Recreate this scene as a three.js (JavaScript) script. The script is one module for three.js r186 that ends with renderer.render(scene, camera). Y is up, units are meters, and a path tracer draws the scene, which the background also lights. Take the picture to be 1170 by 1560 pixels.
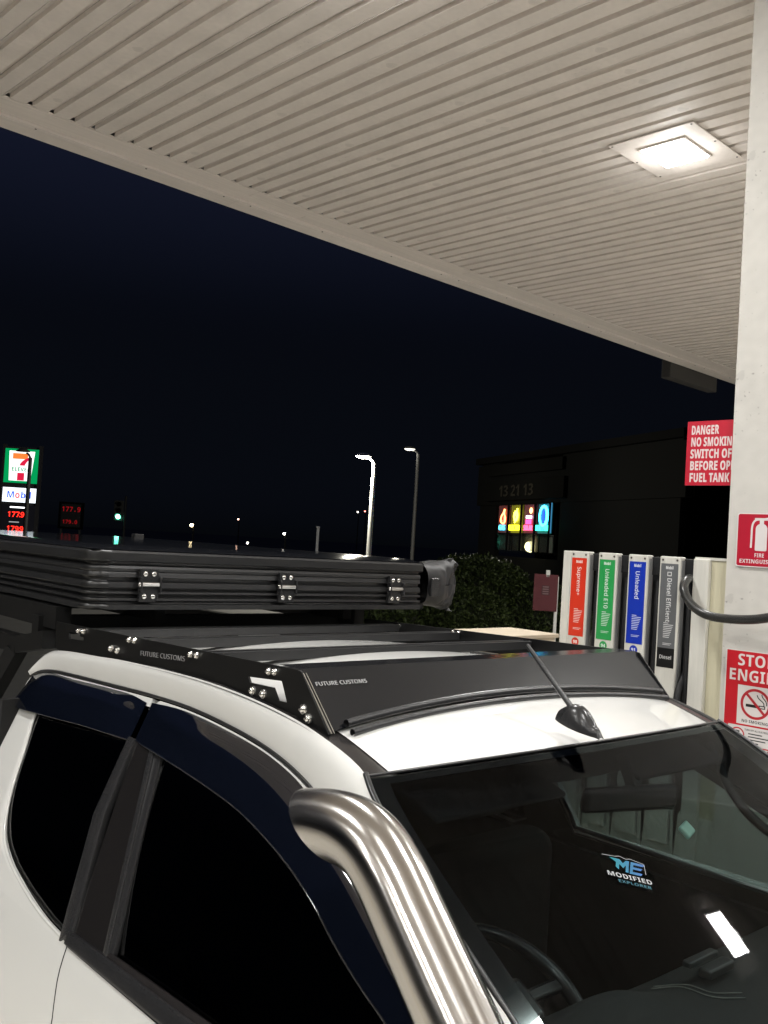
import * as THREE from 'three';
import { RoundedBoxGeometry } from 'three/addons/geometries/RoundedBoxGeometry.js';
import { mergeGeometries, toCreasedNormals, mergeVertices } from 'three/addons/utils/BufferGeometryUtils.js';
import { RectAreaLightUniformsLib } from 'three/addons/lights/RectAreaLightUniformsLib.js';
import { FontLoader } from 'three/addons/loaders/FontLoader.js';
import { TextGeometry } from 'three/addons/geometries/TextGeometry.js';
import { ImprovedNoise } from 'three/addons/math/ImprovedNoise.js';

// ---------------------------------------------------------------- camera, sky, sun, exposure
RectAreaLightUniformsLib.init();
const scene = new THREE.Scene();
const rad = (d) => d * Math.PI / 180;
const camera = new THREE.PerspectiveCamera(56.56, 0.75, 0.05, 900);
camera.rotation.order = 'YXZ';
camera.position.set(0, 2.2, 0);
camera.rotation.set(rad(1.809), 0, rad(3.526));
const renderer = new THREE.WebGLRenderer({ antialias: true });
renderer.setSize(768, 1024);
renderer.toneMapping = THREE.LinearToneMapping;
renderer.toneMappingExposure = 2.8;
renderer.shadowMap.enabled = true;
{ // a dark night sky: navy overhead, almost black near the ground
  const W = 128, Hh = 64, d = new Float32Array(W * Hh * 4);
  for (let j = 0; j < Hh; j++) for (let i = 0; i < W; i++) {
    const e = ((j + 0.5) / Hh - 0.5) * Math.PI, k = Math.max(0, Math.sin(e)), t = THREE.MathUtils.smoothstep(k, 0.13, 0.46), o = (j * W + i) * 4;
    d[o] = 0.0003 + 0.0024 * t; d[o + 1] = 0.0004 + 0.0031 * t; d[o + 2] = 0.0004 + 0.0078 * t; d[o + 3] = 1;
  }
  const sky = new THREE.DataTexture(d, W, Hh, THREE.RGBAFormat, THREE.FloatType);
  sky.mapping = THREE.EquirectangularReflectionMapping; sky.magFilter = THREE.LinearFilter; sky.minFilter = THREE.LinearFilter; sky.needsUpdate = true;
  scene.background = sky; scene.environment = sky; scene.environmentIntensity = 1; scene.backgroundIntensity = 1;
}
const moon = new THREE.DirectionalLight(0xbfd0ff, 0.004);
moon.position.set(-30, 60, -20); moon.castShadow = true; moon.shadow.radius = 2;
Object.assign(moon.shadow.camera, { left: -40, right: 40, top: 40, bottom: -40, near: 1, far: 160 });
scene.add(moon);
const LAMP_RADIANCE = 64, LAMP_CANDELA = 0.26, LAMP_COLOR = new THREE.Color().setRGB(1, 0.995, 0.975);

// ---------------------------------------------------------------- helpers
let seed = 7;
const rnd = () => { seed = (seed * 1664525 + 1013904223) % 4294967296; return seed / 4294967296; };
const noise = new ImprovedNoise();
const used = {};
function numbered(n) { const k = used[n] = (used[n] ?? -1) + 1; return k ? `${n}_${String(k).padStart(3, '0')}` : n; }
function thing(name, label, category, pos = [0, 0, 0], turn = 0, group) {
  const o = new THREE.Group(); o.name = numbered(name); scene.add(o);
  o.position.set(...pos); o.rotation.y = turn; o.userData = { label, category }; if (group) o.userData.group = group;
  return o;
}
function mesh(name, geo, mat, parent) {
  const m = new THREE.Mesh(geo, mat); m.name = parent ? name : numbered(name); m.castShadow = m.receiveShadow = true; (parent ?? scene).add(m); return m;
}
function struct(name, geo, mat) { const m = mesh(name, geo, mat); m.userData.kind = 'structure'; return m; }
function dup(root, pos, label) {
  const c = root.clone(); c.name = numbered(root.name.replace(/_\d+$/, '')); c.userData = { ...root.userData }; if (label) c.userData.label = label;
  c.position.set(...pos); scene.add(c); return c;
}
const lin = (r, g, b) => new THREE.Color().setRGB(r, g, b);
const std = (c, roughness, metalness = 0, o = {}) => new THREE.MeshPhysicalMaterial({ color: Array.isArray(c) ? lin(...c) : c, roughness, metalness, ...o });
const box = (w, h, d, x = 0, y = 0, z = 0) => new THREE.BoxGeometry(w, h, d).translate(x, y, z);
const rbox = (w, h, d, r, x = 0, y = 0, z = 0) => new RoundedBoxGeometry(w, h, d, 2, r).translate(x, y, z);
const cyl = (r1, r2, h, n = 20) => new THREE.CylinderGeometry(r1, r2, h, n);
const merge = (a) => mergeGeometries(a.map((g) => { const q = g.index ? g.toNonIndexed() : g; for (const k of Object.keys(q.attributes)) if (!['position', 'normal', 'uv'].includes(k)) q.deleteAttribute(k); return q; }));
const tube = (pts, r, n = 40, rs = 10, closed = false) => new THREE.TubeGeometry(new THREE.CatmullRomCurve3(pts.map((p) => new THREE.Vector3(...p)), closed, 'centripetal'), n, r, rs, closed);
function bar(a, b, w, h) { // box beam from a to b
  const A = new THREE.Vector3(...a), B = new THREE.Vector3(...b), g = new THREE.BoxGeometry(w, h, A.distanceTo(B));
  const m = new THREE.Matrix4().lookAt(A, B, new THREE.Vector3(0, 1, 0)); m.setPosition(A.clone().add(B).multiplyScalar(0.5)); return g.applyMatrix4(m);
}
function grid(fn, nu, nv, su = 1, sv = 1) { // surface fn(u, v) -> [x, y, z]; normal = dU x dV
  const pos = [], uv = [], idx = [];
  for (let j = 0; j <= nv; j++) for (let i = 0; i <= nu; i++) { pos.push(...fn(i / nu, j / nv)); uv.push(i / nu * su, j / nv * sv); }
  for (let j = 0; j < nv; j++) for (let i = 0; i < nu; i++) { const a = j * (nu + 1) + i, b = a + 1, c = a + nu + 1, d = c + 1; idx.push(a, b, d, a, d, c); }
  const g = new THREE.BufferGeometry(); g.setAttribute('position', new THREE.Float32BufferAttribute(pos, 3)); g.setAttribute('uv', new THREE.Float32BufferAttribute(uv, 2)); g.setIndex(idx); g.computeVertexNormals(); return g;
}
function mirrorX(geo) {
  const g = geo.clone(), p = g.attributes.position, n = g.attributes.normal;
  for (let i = 0; i < p.count; i++) { p.setX(i, -p.getX(i)); if (n) n.setX(i, -n.getX(i)); }
  if (g.index) { const a = g.index.array; for (let i = 0; i < a.length; i += 3) { const t = a[i]; a[i] = a[i + 1]; a[i + 1] = t; } }
  else for (const k of Object.keys(g.attributes)) { const at = g.attributes[k]; for (let i = 0; i < at.count; i += 3) for (let c = 0; c < at.itemSize; c++) { const t = at.getComponent(i, c); at.setComponent(i, c, at.getComponent(i + 1, c)); at.setComponent(i + 1, c, t); } }
  return g;
}
const lerp = (a, b, t) => a + (b - a) * t;
function interp(tab, x) { // piecewise linear table [[x, y], ...]
  if (x <= tab[0][0]) return tab[0][1];
  for (let i = 1; i < tab.length; i++) if (x <= tab[i][0]) { const [a, b] = tab[i - 1], [c, d] = tab[i]; return lerp(b, d, (x - a) / (c - a)); }
  return tab[tab.length - 1][1];
}
function smooth(pts, n) { // Catmull-Rom through 2D or 3D points
  const c = new THREE.CatmullRomCurve3(pts.map((p) => new THREE.Vector3(p[0], p[1], p[2] ?? 0)), false, 'centripetal');
  return c.getSpacedPoints(n).map((v) => pts[0].length > 2 ? [v.x, v.y, v.z] : [v.x, v.y]);
}
const shapeOf = (pts) => new THREE.Shape(pts.map((p) => new THREE.Vector2(p[0], p[1])));

// procedural textures
function noiseTex(size, fn, rep = [1, 1], srgb = false) {
  const d = new Uint8Array(size * size * 4);
  for (let y = 0; y < size; y++) for (let x = 0; x < size; x++) { const c = fn(x / size, y / size, x, y), o = (y * size + x) * 4; for (let k = 0; k < 3; k++) d[o + k] = Math.max(0, Math.min(255, 255 * (Array.isArray(c) ? c[k] : c))); d[o + 3] = 255; }
  const t = new THREE.DataTexture(d, size, size); t.wrapS = t.wrapT = THREE.RepeatWrapping; t.magFilter = THREE.LinearFilter; t.minFilter = THREE.LinearMipmapLinearFilter; t.generateMipmaps = true; t.repeat.set(...rep); if (srgb) t.colorSpace = THREE.SRGBColorSpace; t.needsUpdate = true; return t;
}
const wrapN = (u, v, f, s) => { // tiling noise
  const a = noise.noise(u * f, v * f, s), b = noise.noise((u - 1) * f, v * f, s), c = noise.noise(u * f, (v - 1) * f, s), d = noise.noise((u - 1) * f, (v - 1) * f, s);
  return lerp(lerp(a, b, u), lerp(c, d, u), v);
};
function canvasTex(w, h, draw) { const c = document.createElement('canvas'); c.width = w; c.height = h; draw(c.getContext('2d'), w, h); const t = new THREE.CanvasTexture(c); t.colorSpace = THREE.SRGBColorSpace; t.anisotropy = 8; return t; }
const fitText = (x, s, cx, y, maxW, size, font = 'sans-serif', weight = 'bold') => { x.font = `${weight} ${size}px ${font}`; const w = x.measureText(s).width; x.save(); x.translate(cx, y); x.scale(Math.min(2, maxW / w), 1); x.textAlign = 'center'; x.fillText(s, 0, 0); x.restore(); };

const plasterMap = noiseTex(512, (u, v) => { let k = 0.95 + 0.03 * wrapN(u, v, 6, 1) + 0.03 * wrapN(u, v, 22, 2); const s = wrapN(u, v, 60, 5), q = wrapN(u, v, 17, 8); if (s > 0.42) k -= (s - 0.42) * 0.9; if (q > 0.5) k -= 0.04; return [k, k * 0.99, k * 0.975]; }, [1, 1], true);
const plasterBump = noiseTex(512, (u, v) => 0.5 + 0.25 * wrapN(u, v, 40, 3) + 0.25 * wrapN(u, v, 90, 4));
const grimeMap = noiseTex(512, (u, v) => { let k = 0.95 + 0.05 * wrapN(u, v, 5, 11) + 0.03 * wrapN(u, v, 30, 12); const s = wrapN(u, v, 70, 13); if (s > 0.5) k -= 0.5 * (s - 0.42); if (wrapN(u, v, 9, 17) > 0.48) k -= 0.05; return [k, k, k * 0.99]; }, [1, 1], true);
const concreteMap = noiseTex(512, (u, v) => { let k = 0.93 + 0.1 * wrapN(u, v, 4, 21) + 0.07 * wrapN(u, v, 16, 22) + 0.06 * wrapN(u, v, 64, 23); if (wrapN(u, v, 7, 26) > 0.3) k -= 0.14; return [k, k * 0.985, k * 0.955]; }, [1, 1], true);
const brushMap = noiseTex(256, (u, v) => 0.5 + 0.4 * wrapN(u * 0.06, v, 120, 31));
const speckMap = noiseTex(256, (u, v) => 0.62 + 0.3 * wrapN(u, v, 70, 41) + 0.2 * wrapN(u, v, 100, 42));

const speckFine = speckMap.clone(); speckFine.repeat.set(9, 9); speckFine.needsUpdate = true; const speckWide = speckMap.clone(); speckWide.repeat.set(14, 3); speckWide.needsUpdate = true;
// materials
const M = {
  soffit: [0, 1, 2, 3].map((i) => std([0.80 - 0.014 * i, 0.735 - 0.012 * i, 0.70 - 0.011 * i], 0.62, 0, { map: grimeMap })),
  trim: std([0.78, 0.715, 0.67], 0.5, 0, { map: grimeMap }),
  deck: std([0.25, 0.25, 0.25], 0.8),
  screw: std([0.12, 0.11, 0.1], 0.4, 0.8),
  paint: std([0.63, 0.63, 0.61], 0.42, 0, { clearcoat: 1, clearcoatRoughness: 0.035 }),
  rubber: std([0.018, 0.018, 0.019], 0.5, 0, { roughnessMap: speckFine }),
  trimBlack: std([0.02, 0.018, 0.018], 0.32, 0, { roughnessMap: speckFine }),
  glossBlack: std([0.012, 0.011, 0.011], 0.22),
  tint: std([0.012, 0.013, 0.014], 0.015, 0, { transmission: 1, thickness: 0, ior: 1.52 }),
  visor: std([0.003, 0.0042, 0.0085], 0.05, 0, { clearcoat: 1, clearcoatRoughness: 0.02 }),
  glass: std([0.42, 0.47, 0.465], 0.015, 0, { transmission: 1, thickness: 0, ior: 1.5, specularIntensity: 0.24 }),
  sideGlass: std([0.47, 0.53, 0.52], 0.02, 0, { transmission: 1, thickness: 0, ior: 1.5 }),
  frit: std([0.006, 0.007, 0.011], 0.08),
  rack: std([0.005, 0.005, 0.005], 0.42, 0, { specularIntensity: 0.55 }),
  frameBlack: std([0.004, 0.004, 0.004], 0.6, 0, { specularIntensity: 0.5 }),
  deflector: std([0.0055, 0.006, 0.0075], 0.33, 0, { specularIntensity: 0.8, roughnessMap: speckWide }),
  anod: std([0.045, 0.045, 0.046], 0.34, 0.6),
  alu: std([0.62, 0.61, 0.6], 0.28, 1),
  chrome: std([0.78, 0.77, 0.75], 0.16, 1),
  steel: std([0.53, 0.51, 0.485], 0.2, 1, { bumpMap: brushMap, bumpScale: 0.00002, anisotropy: 0.7, anisotropyRotation: Math.PI / 2 }),
  plasticBlack: std([0.022, 0.022, 0.023], 0.42, 0, { roughnessMap: speckFine }),
  capBlack: std([0.012, 0.012, 0.012], 0.36),
  canvas: std([0.022, 0.022, 0.023], 0.56, 0, { sheen: 0.3, sheenRoughness: 0.6 }),
  interior: std([0.008, 0.008, 0.008], 0.9),
  liner: std([0.035, 0.035, 0.034], 0.9),
  mat: std([0.028, 0.029, 0.029], 0.95, 0, { bumpMap: plasterBump, bumpScale: 0.0015, sheen: 0.4, sheenRoughness: 0.8 }),
  stitch: std([0.22, 0.215, 0.205], 0.8),
  plaster: std([0.66, 0.65, 0.625], 0.7, 0, { map: plasterMap, bumpMap: plasterBump, bumpScale: 0.0006 }),
  pumpWhite: std([0.70, 0.685, 0.64], 0.4, 0, { map: grimeMap }),
  pumpCream: std([0.62, 0.58, 0.43], 0.45, 0, { map: grimeMap }),
  pumpGrey: std([0.26, 0.26, 0.26], 0.4, 0.2),
  pumpDark: std([0.012, 0.012, 0.013], 0.55, 0, { specularIntensity: 0.6 }),
  beige: std([0.62, 0.53, 0.41], 0.6, 0, { map: grimeMap }),
  hose: std([0.03, 0.03, 0.029], 0.42, 0, { roughnessMap: speckFine }),
  concrete: std([0.74, 0.725, 0.69], 0.8, 0, { map: concreteMap }),
  asphalt: std([0.05, 0.05, 0.052], 0.9, 0, { map: concreteMap }),
  yellowPaint: std([0.55, 0.4, 0.06], 0.6, 0, { map: concreteMap }),
  pole: std([0.55, 0.55, 0.52], 0.45, 0.3),
  poleDark: std([0.02, 0.02, 0.02], 0.7),
  poleGrey: std([0.03, 0.03, 0.03], 0.7),
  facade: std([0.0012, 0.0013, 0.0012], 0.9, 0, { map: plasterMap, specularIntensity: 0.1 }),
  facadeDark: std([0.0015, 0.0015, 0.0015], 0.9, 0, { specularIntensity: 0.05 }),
};
const glow = (r, g, b, k = 1) => new THREE.MeshStandardMaterial({ color: 0x050505, emissive: lin(r, g, b), emissiveIntensity: k, roughness: 0.5 });

// ---------------------------------------------------------------- the two frames: forecourt (u, y, v) and vehicle
const TC = rad(44.322), TV = rad(41.7);
const site = (u, y, v) => [u * Math.cos(TC) + v * Math.sin(TC), y, -u * Math.sin(TC) + v * Math.cos(TC)];
const VEH = [0.3747, 0, -2.3604];

// ---------------------------------------------------------------- ground
{
  const g = new THREE.PlaneGeometry(1400, 1400).rotateX(-Math.PI / 2); for (let i = 0; i < g.attributes.uv.count; i++) g.attributes.uv.setXY(i, g.attributes.uv.getX(i) * 350, g.attributes.uv.getY(i) * 350);
  struct('ground', g, M.asphalt);
  const slabs = [];
  for (let i = 0; i < 8; i++) for (let j = 0; j < 6; j++) { const b = box(3.985, 0.1, 3.985, -13 + i * 4, -0.046, -9 + j * 4); for (let k = 0; k < b.attributes.uv.count; k++) b.attributes.uv.setXY(k, b.attributes.uv.getX(k) * 0.9 + i * 0.37, b.attributes.uv.getY(k) * 0.9 + j * 0.53); slabs.push(b); }
  const f = new THREE.Group(); f.name = 'forecourt'; f.userData.kind = 'structure'; f.rotation.y = TC; scene.add(f);
  slabs.forEach((s) => mesh('slab', s, M.concrete, f));
  const l = new THREE.Group(); l.name = 'painted_line'; l.userData.kind = 'structure'; l.rotation.y = TC; scene.add(l);
  mesh('marking', box(0.12, 0.004, 16, -2.4, 0.008, -2), M.yellowPaint, l);
}

// ---------------------------------------------------------------- forecourt canopy
const SOF = 4.9;
{
  const c = thing('forecourt_canopy', 'cream ribbed metal canopy ceiling spanning the forecourt above the white vehicle', 'canopy', [0, 0, 0], TC);
  const P = 0.1475, V0 = -6.11, V1 = 7.4;
  const profile = (lip, shift) => { // u, y of one roll-formed panel, seen from below
    const p = lip ? [[0, 0.03], [0, 0], [0.097, 0], [0.0975, 0.005], [0.1002, 0.005], [0.1005, -0.003], [0.1055, -0.003], [0.121, 0.03], [P - 0.0008, 0.03]] : [[0, 0.03], [0, 0], [0.1055, 0], [0.121, 0.03], [P - 0.0008, 0.03]];
    const pos = [], uv = [], ix = [], L = V1 - V0; let n = 0, acc = 0;
    for (let i = 0; i + 1 < p.length; i++) { const [a, b] = p[i], [d, e] = p[i + 1], s = Math.hypot(d - a, e - b); pos.push(a, b, V0, d, e, V0, a, b, V1, d, e, V1); uv.push(acc + shift, shift, acc + s + shift, shift, acc + shift, L + shift, acc + s + shift, L + shift); ix.push(n, n + 1, n + 3, n, n + 3, n + 2); n += 4; acc += s; }
    const g = new THREE.BufferGeometry(); g.setAttribute('position', new THREE.Float32BufferAttribute(pos, 3)); g.setAttribute('uv', new THREE.Float32BufferAttribute(uv, 2)); g.setIndex(ix); g.computeVertexNormals(); return g;
  };
  const pa = [0.11, 0.37, 0.58, 0.83].map((k) => [profile(false, k), profile(true, k * 1.7)]);
  for (let i = -70; i < 88; i++) {
    const m = mesh('soffit_panel', pa[Math.floor(rnd() * 4)][(i & 1) && rnd() > 0.25 ? 1 : 0], M.soffit[Math.floor(rnd() * 4)], c);
    m.position.set(2.383 + i * P, SOF + (rnd() - 0.5) * 0.0022, 0); m.rotation.y = (rnd() - 0.5) * 0.0003;
  }
  // edge flashings in lengths of 2.6 m, three strips between the panels and the open air
  const tone = () => M.soffit[Math.floor(rnd() * 4)];
  for (let k = -5; k < 6; k++) {
    const u0 = 4.38 + k * 2.6, L = 2.596, uc = u0 + L / 2;
    mesh('edge_flashing', box(L, 0.012, 0.138, uc, SOF + 0.002, -6.181), tone(), c);
    mesh('edge_flashing', box(L, 0.012, 0.124, uc + 0.6, SOF + 0.011, -6.313), tone(), c);
    const fl = mesh('edge_flashing', merge([box(L, 0.02, 0.2, uc, SOF - 0.004, -6.477), box(L, 0.9, 0.02, uc, SOF + 0.446, -6.568)]), tone(), c);
    const sc = []; for (const t of [0.05, 0.35, 0.68, 0.95]) sc.push(new THREE.SphereGeometry(0.008, 8, 6).scale(1, 0.5, 1).translate(u0 + L * t, SOF - 0.0145, -6.405));
    sc.forEach((s) => mesh('screw', s, M.screw, fl));
  }
  mesh('roof_deck', box(26, 0.5, 14.4, 3, SOF + 0.34, 0.72), M.deck, c);
  mesh('hidden_edge', box(26, 0.9, 0.05, 3, SOF + 0.45, 7.6), M.trim, c);
  mesh('side_fascia', box(0.05, 0.9, 14, -10.0, SOF + 0.45, 0.6), M.trim, c);
  mesh('side_fascia', box(0.05, 0.9, 14, 16.0, SOF + 0.45, 0.6), M.trim, c);
}
// recessed lights
const LENS = glow(1, 0.985, 0.95, 7);
function canopyLight(label) {
  const t = thing('canopy_light', label, 'light', [0, 0, 0], TC, 'square lights set in the canopy ceiling');
  const hole = new THREE.Shape([[-0.33, -0.3], [0.33, -0.3], [0.33, 0.3], [-0.33, 0.3]].map((p) => new THREE.Vector2(...p)));
  const plate = mesh('mounting_plate', new THREE.ExtrudeGeometry(hole, { depth: 0.005, bevelEnabled: true, bevelSize: 0.002, bevelThickness: 0.002, bevelSegments: 1 }).rotateX(Math.PI / 2).translate(0, -0.005, 0), M.soffit[0], t);
  for (const [x, z] of [[-0.31, -0.28], [0.31, -0.28], [-0.31, 0.28], [0.31, 0.28], [0, -0.28], [0, 0.28]]) mesh('screw', new THREE.SphereGeometry(0.007, 8, 6).scale(1, 0.5, 1).translate(x, -0.013, z), M.screw, plate);
  mesh('housing', rbox(0.372, 0.014, 0.337, 0.006, 0, -0.016, 0), M.soffit[1], t);
  mesh('lens', rbox(0.345, 0.02, 0.31, 0.0099, 0, -0.022, 0), LENS, t);
  const l = new THREE.RectAreaLight(LAMP_COLOR, LAMP_RADIANCE, 0.34, 0.305); l.name = 'light'; l.position.set(0, -0.036, 0); l.rotation.x = -Math.PI / 2; t.add(l);
  const p = new THREE.PointLight(LAMP_COLOR, LAMP_CANDELA); p.name = 'light'; p.position.set(0, -0.115, 0); p.castShadow = true; p.shadow.radius = 3.5; t.add(p);
  return t;
}
{
  const first = canopyLight('bright square light glowing in the canopy ceiling beside the white column'); first.position.set(...site(5.6, SOF, -3.2));
  for (const u of [-6.4, -3.4, -0.4, 2.6, 5.6, 8.6, 11.6]) for (const v of [-3.2, 0.08, 3.3]) {
    if (u === 5.6 && v === -3.2) continue;
    dup(first, site(u, SOF, v), `square canopy light ${['first', 'second', 'third', 'fourth', 'fifth', 'sixth', 'seventh'][Math.round((u + 6.4) / 3)]} from the near end in the ${v < -3 ? 'row by the open canopy edge' : v < 1 ? 'middle row' : 'row farthest from the open edge'}`);
  }
}
{ // grey box hung off the outer edge of the canopy
  const t = thing('edge_box', 'plain grey metal box hung on the canopy edge beside the column', 'box', site(12.4, 0, -6.66), TC);
  mesh('body', rbox(1.34, 0.25, 0.14, 0.01, 0, 4.81, 0), std([0.05, 0.048, 0.045], 0.6, 0, { map: grimeMap }), t);
  mesh('bracket', box(1.4, 0.03, 0.05, 0, 4.945, 0.03), M.pumpDark, t);
}

// ---------------------------------------------------------------- column with its signs
{
  const t = thing('column', 'thick rendered white column at the right edge carrying red safety signs', 'column', site(4.0, 0, -1.93), TC);
  const g = new THREE.BoxGeometry(0.62, SOF, 0.9, 2, 16, 3); const uv = g.attributes.uv; for (let i = 0; i < uv.count; i++) uv.setXY(i, uv.getX(i) * 0.9, uv.getY(i) * 5);
  mesh('shaft', g.translate(0.31, SOF / 2, 0.45), M.plaster, t);
  mesh('plinth', rbox(0.72, 0.3, 1.0, 0.01, 0.31, 0.15, 0.45), M.concrete, t);
}
function flatSign(name, label, cat, u, y0, y1, v0, v1, tex, round = 0.006, depth = 0.004, edge) { // a plate facing -u
  const w = v1 - v0, h = y1 - y0, t = thing(name, label, cat, site(u, (y0 + y1) / 2, (v0 + v1) / 2), TC - Math.PI / 2);
  const s = new THREE.Shape(), r = round, a = w / 2, b = h / 2;
  s.moveTo(-a + r, -b); s.lineTo(a - r, -b); s.quadraticCurveTo(a, -b, a, -b + r); s.lineTo(a, b - r); s.quadraticCurveTo(a, b, a - r, b); s.lineTo(-a + r, b); s.quadraticCurveTo(-a, b, -a, b - r); s.lineTo(-a, -b + r); s.quadraticCurveTo(-a, -b, -a + r, -b);
  mesh('plate', new THREE.ExtrudeGeometry(s, { depth, bevelEnabled: false }).translate(0, 0, -depth), edge ?? std([0.7, 0.7, 0.68], 0.5), t);
  const f = new THREE.ShapeGeometry(s, 8), p = f.attributes.position, uv = f.attributes.uv; for (let i = 0; i < p.count; i++) uv.setXY(i, (p.getX(i) + a) / w, (p.getY(i) + b) / h);
  mesh('print', f.translate(0, 0, 0.0012), std([0.8, 0.8, 0.8], 0.42, 0, { map: tex }), t);
  return t;
}
const RED = '#c8102e';
flatSign('danger_sign', 'red sign with white capitals warning DANGER NO SMOKING behind the column', 'sign', 4.03, 2.545, 2.838, -2.163, -1.76, canvasTex(550, 400, (x, w, h) => {
  x.fillStyle = '#cf1b36'; x.fillRect(0, 0, w, h); x.fillStyle = '#f2e4e2'; x.font = 'bold 76px sans-serif';
  const L = ['DANGER', 'NO SMOKING', 'SWITCH OFF', 'BEFORE OPENING', 'FUEL TANK'], W = [182, 305, 300, 430, 262];
  L.forEach((s, i) => { x.save(); x.translate(26, 82 + i * 74); x.scale(W[i] / x.measureText(s).width, 1); x.fillText(s, 0, 0); x.lineWidth = 2.5; x.strokeStyle = '#f2e4e2'; x.strokeText(s, 0, 0); x.restore(); });
}), 0.002, 0.006, std([0.5, 0.03, 0.06], 0.5));
flatSign('fire_extinguisher_sign', 'red rounded sign with white extinguisher picture on the column', 'sign', 3.993, 2.19, 2.422, -1.886, -1.68, canvasTex(400, 450, (x, w, h) => {
  x.fillStyle = '#f3ecea'; x.fillRect(0, 0, w, h); x.fillStyle = '#c3082f'; x.beginPath(); x.roundRect(8, 8, w - 16, h - 16, 18); x.fill(); x.fillStyle = '#f1ecea';
  x.beginPath(); x.roundRect(160, 88, 100, 225, [44, 44, 10, 10]); x.fill(); x.fillRect(192, 50, 36, 50); x.fillRect(150, 40, 130, 20); x.beginPath(); x.moveTo(222, 42); x.lineTo(290, 30); x.lineTo(290, 46); x.lineTo(232, 62); x.fill();
  x.lineWidth = 17; x.strokeStyle = '#f1ecea'; x.beginPath(); x.moveTo(190, 52); x.bezierCurveTo(120, 50, 128, 130, 128, 180); x.lineTo(126, 290); x.stroke(); x.strokeStyle = '#c3082f'; x.lineWidth = 5; x.beginPath(); x.moveTo(148, 150); x.lineTo(148, 310); x.stroke();
  x.fillStyle = '#f1ecea'; fitText(x, 'FIRE', 200, 366, 86, 46); fitText(x, 'EXTINGUISHER', 200, 418, 340, 46);
}), 0.012, 0.003);
flatSign('stop_engine_poster', 'red poster reading STOP ENGINE with a no smoking symbol low on the column', 'poster', 3.992, 1.36, 1.831, -1.907, -1.625, canvasTex(560, 940, (x, w, h) => {
  x.fillStyle = '#e9e4e0'; x.fillRect(0, 0, w, h); x.fillStyle = '#cf1124'; x.fillRect(10, 6, w - 20, h - 12); x.fillStyle = '#efe9e6';
  x.lineWidth = 5; x.strokeStyle = '#efe9e6'; fitText(x, 'STOP', w / 2 - 10, 128, 330, 136); fitText(x, 'ENGINE', w / 2, 258, 500, 136);
  x.fillRect(120, 292, 316, 330);
  const ban = (cx, cy, r, lw) => { x.strokeStyle = '#c4202c'; x.lineWidth = lw; x.beginPath(); x.arc(cx, cy, r, 0, 7); x.stroke(); x.beginPath(); x.moveTo(cx - r * 0.7, cy - r * 0.7); x.lineTo(cx + r * 0.7, cy + r * 0.7); x.stroke(); };
  x.fillStyle = '#161616'; x.fillRect(196, 446, 110, 24); x.lineWidth = 8; x.strokeStyle = '#222'; x.beginPath(); x.moveTo(350, 446); x.bezierCurveTo(360, 400, 300, 410, 290, 360); x.stroke(); x.beginPath(); x.moveTo(372, 440); x.bezierCurveTo(380, 390, 330, 390, 330, 350); x.stroke(); x.strokeRect(312, 448, 46, 20);
  ban(278, 440, 118, 22); x.fillStyle = '#333'; fitText(x, 'NO SMOKING', 278, 604, 230, 34);
  x.fillStyle = '#e9e4e2'; x.fillRect(48, 636, 466, 160); x.fillRect(48, 806, 466, 120); x.fillStyle = '#222';
  fitText(x, 'TURN OFF ALL ELECTRICAL DEVICES', 340, 672, 290, 22); for (let i = 0; i < 4; i++) { x.fillRect(228, 690 + i * 25, [120, 220, 150, 90][i], 9); }
  x.fillStyle = '#444'; x.fillRect(118, 680, 34, 84); ban(134, 716, 56, 11); for (let i = 0; i < 4; i++) x.fillRect(190, 826 + i * 24, [150, 170, 120, 140][i], 9);
  x.fillRect(410, 840, 30, 70); ban(424, 866, 52, 10); ban(110, 866, 52, 10);
}), 0.002, 0.002);

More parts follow.
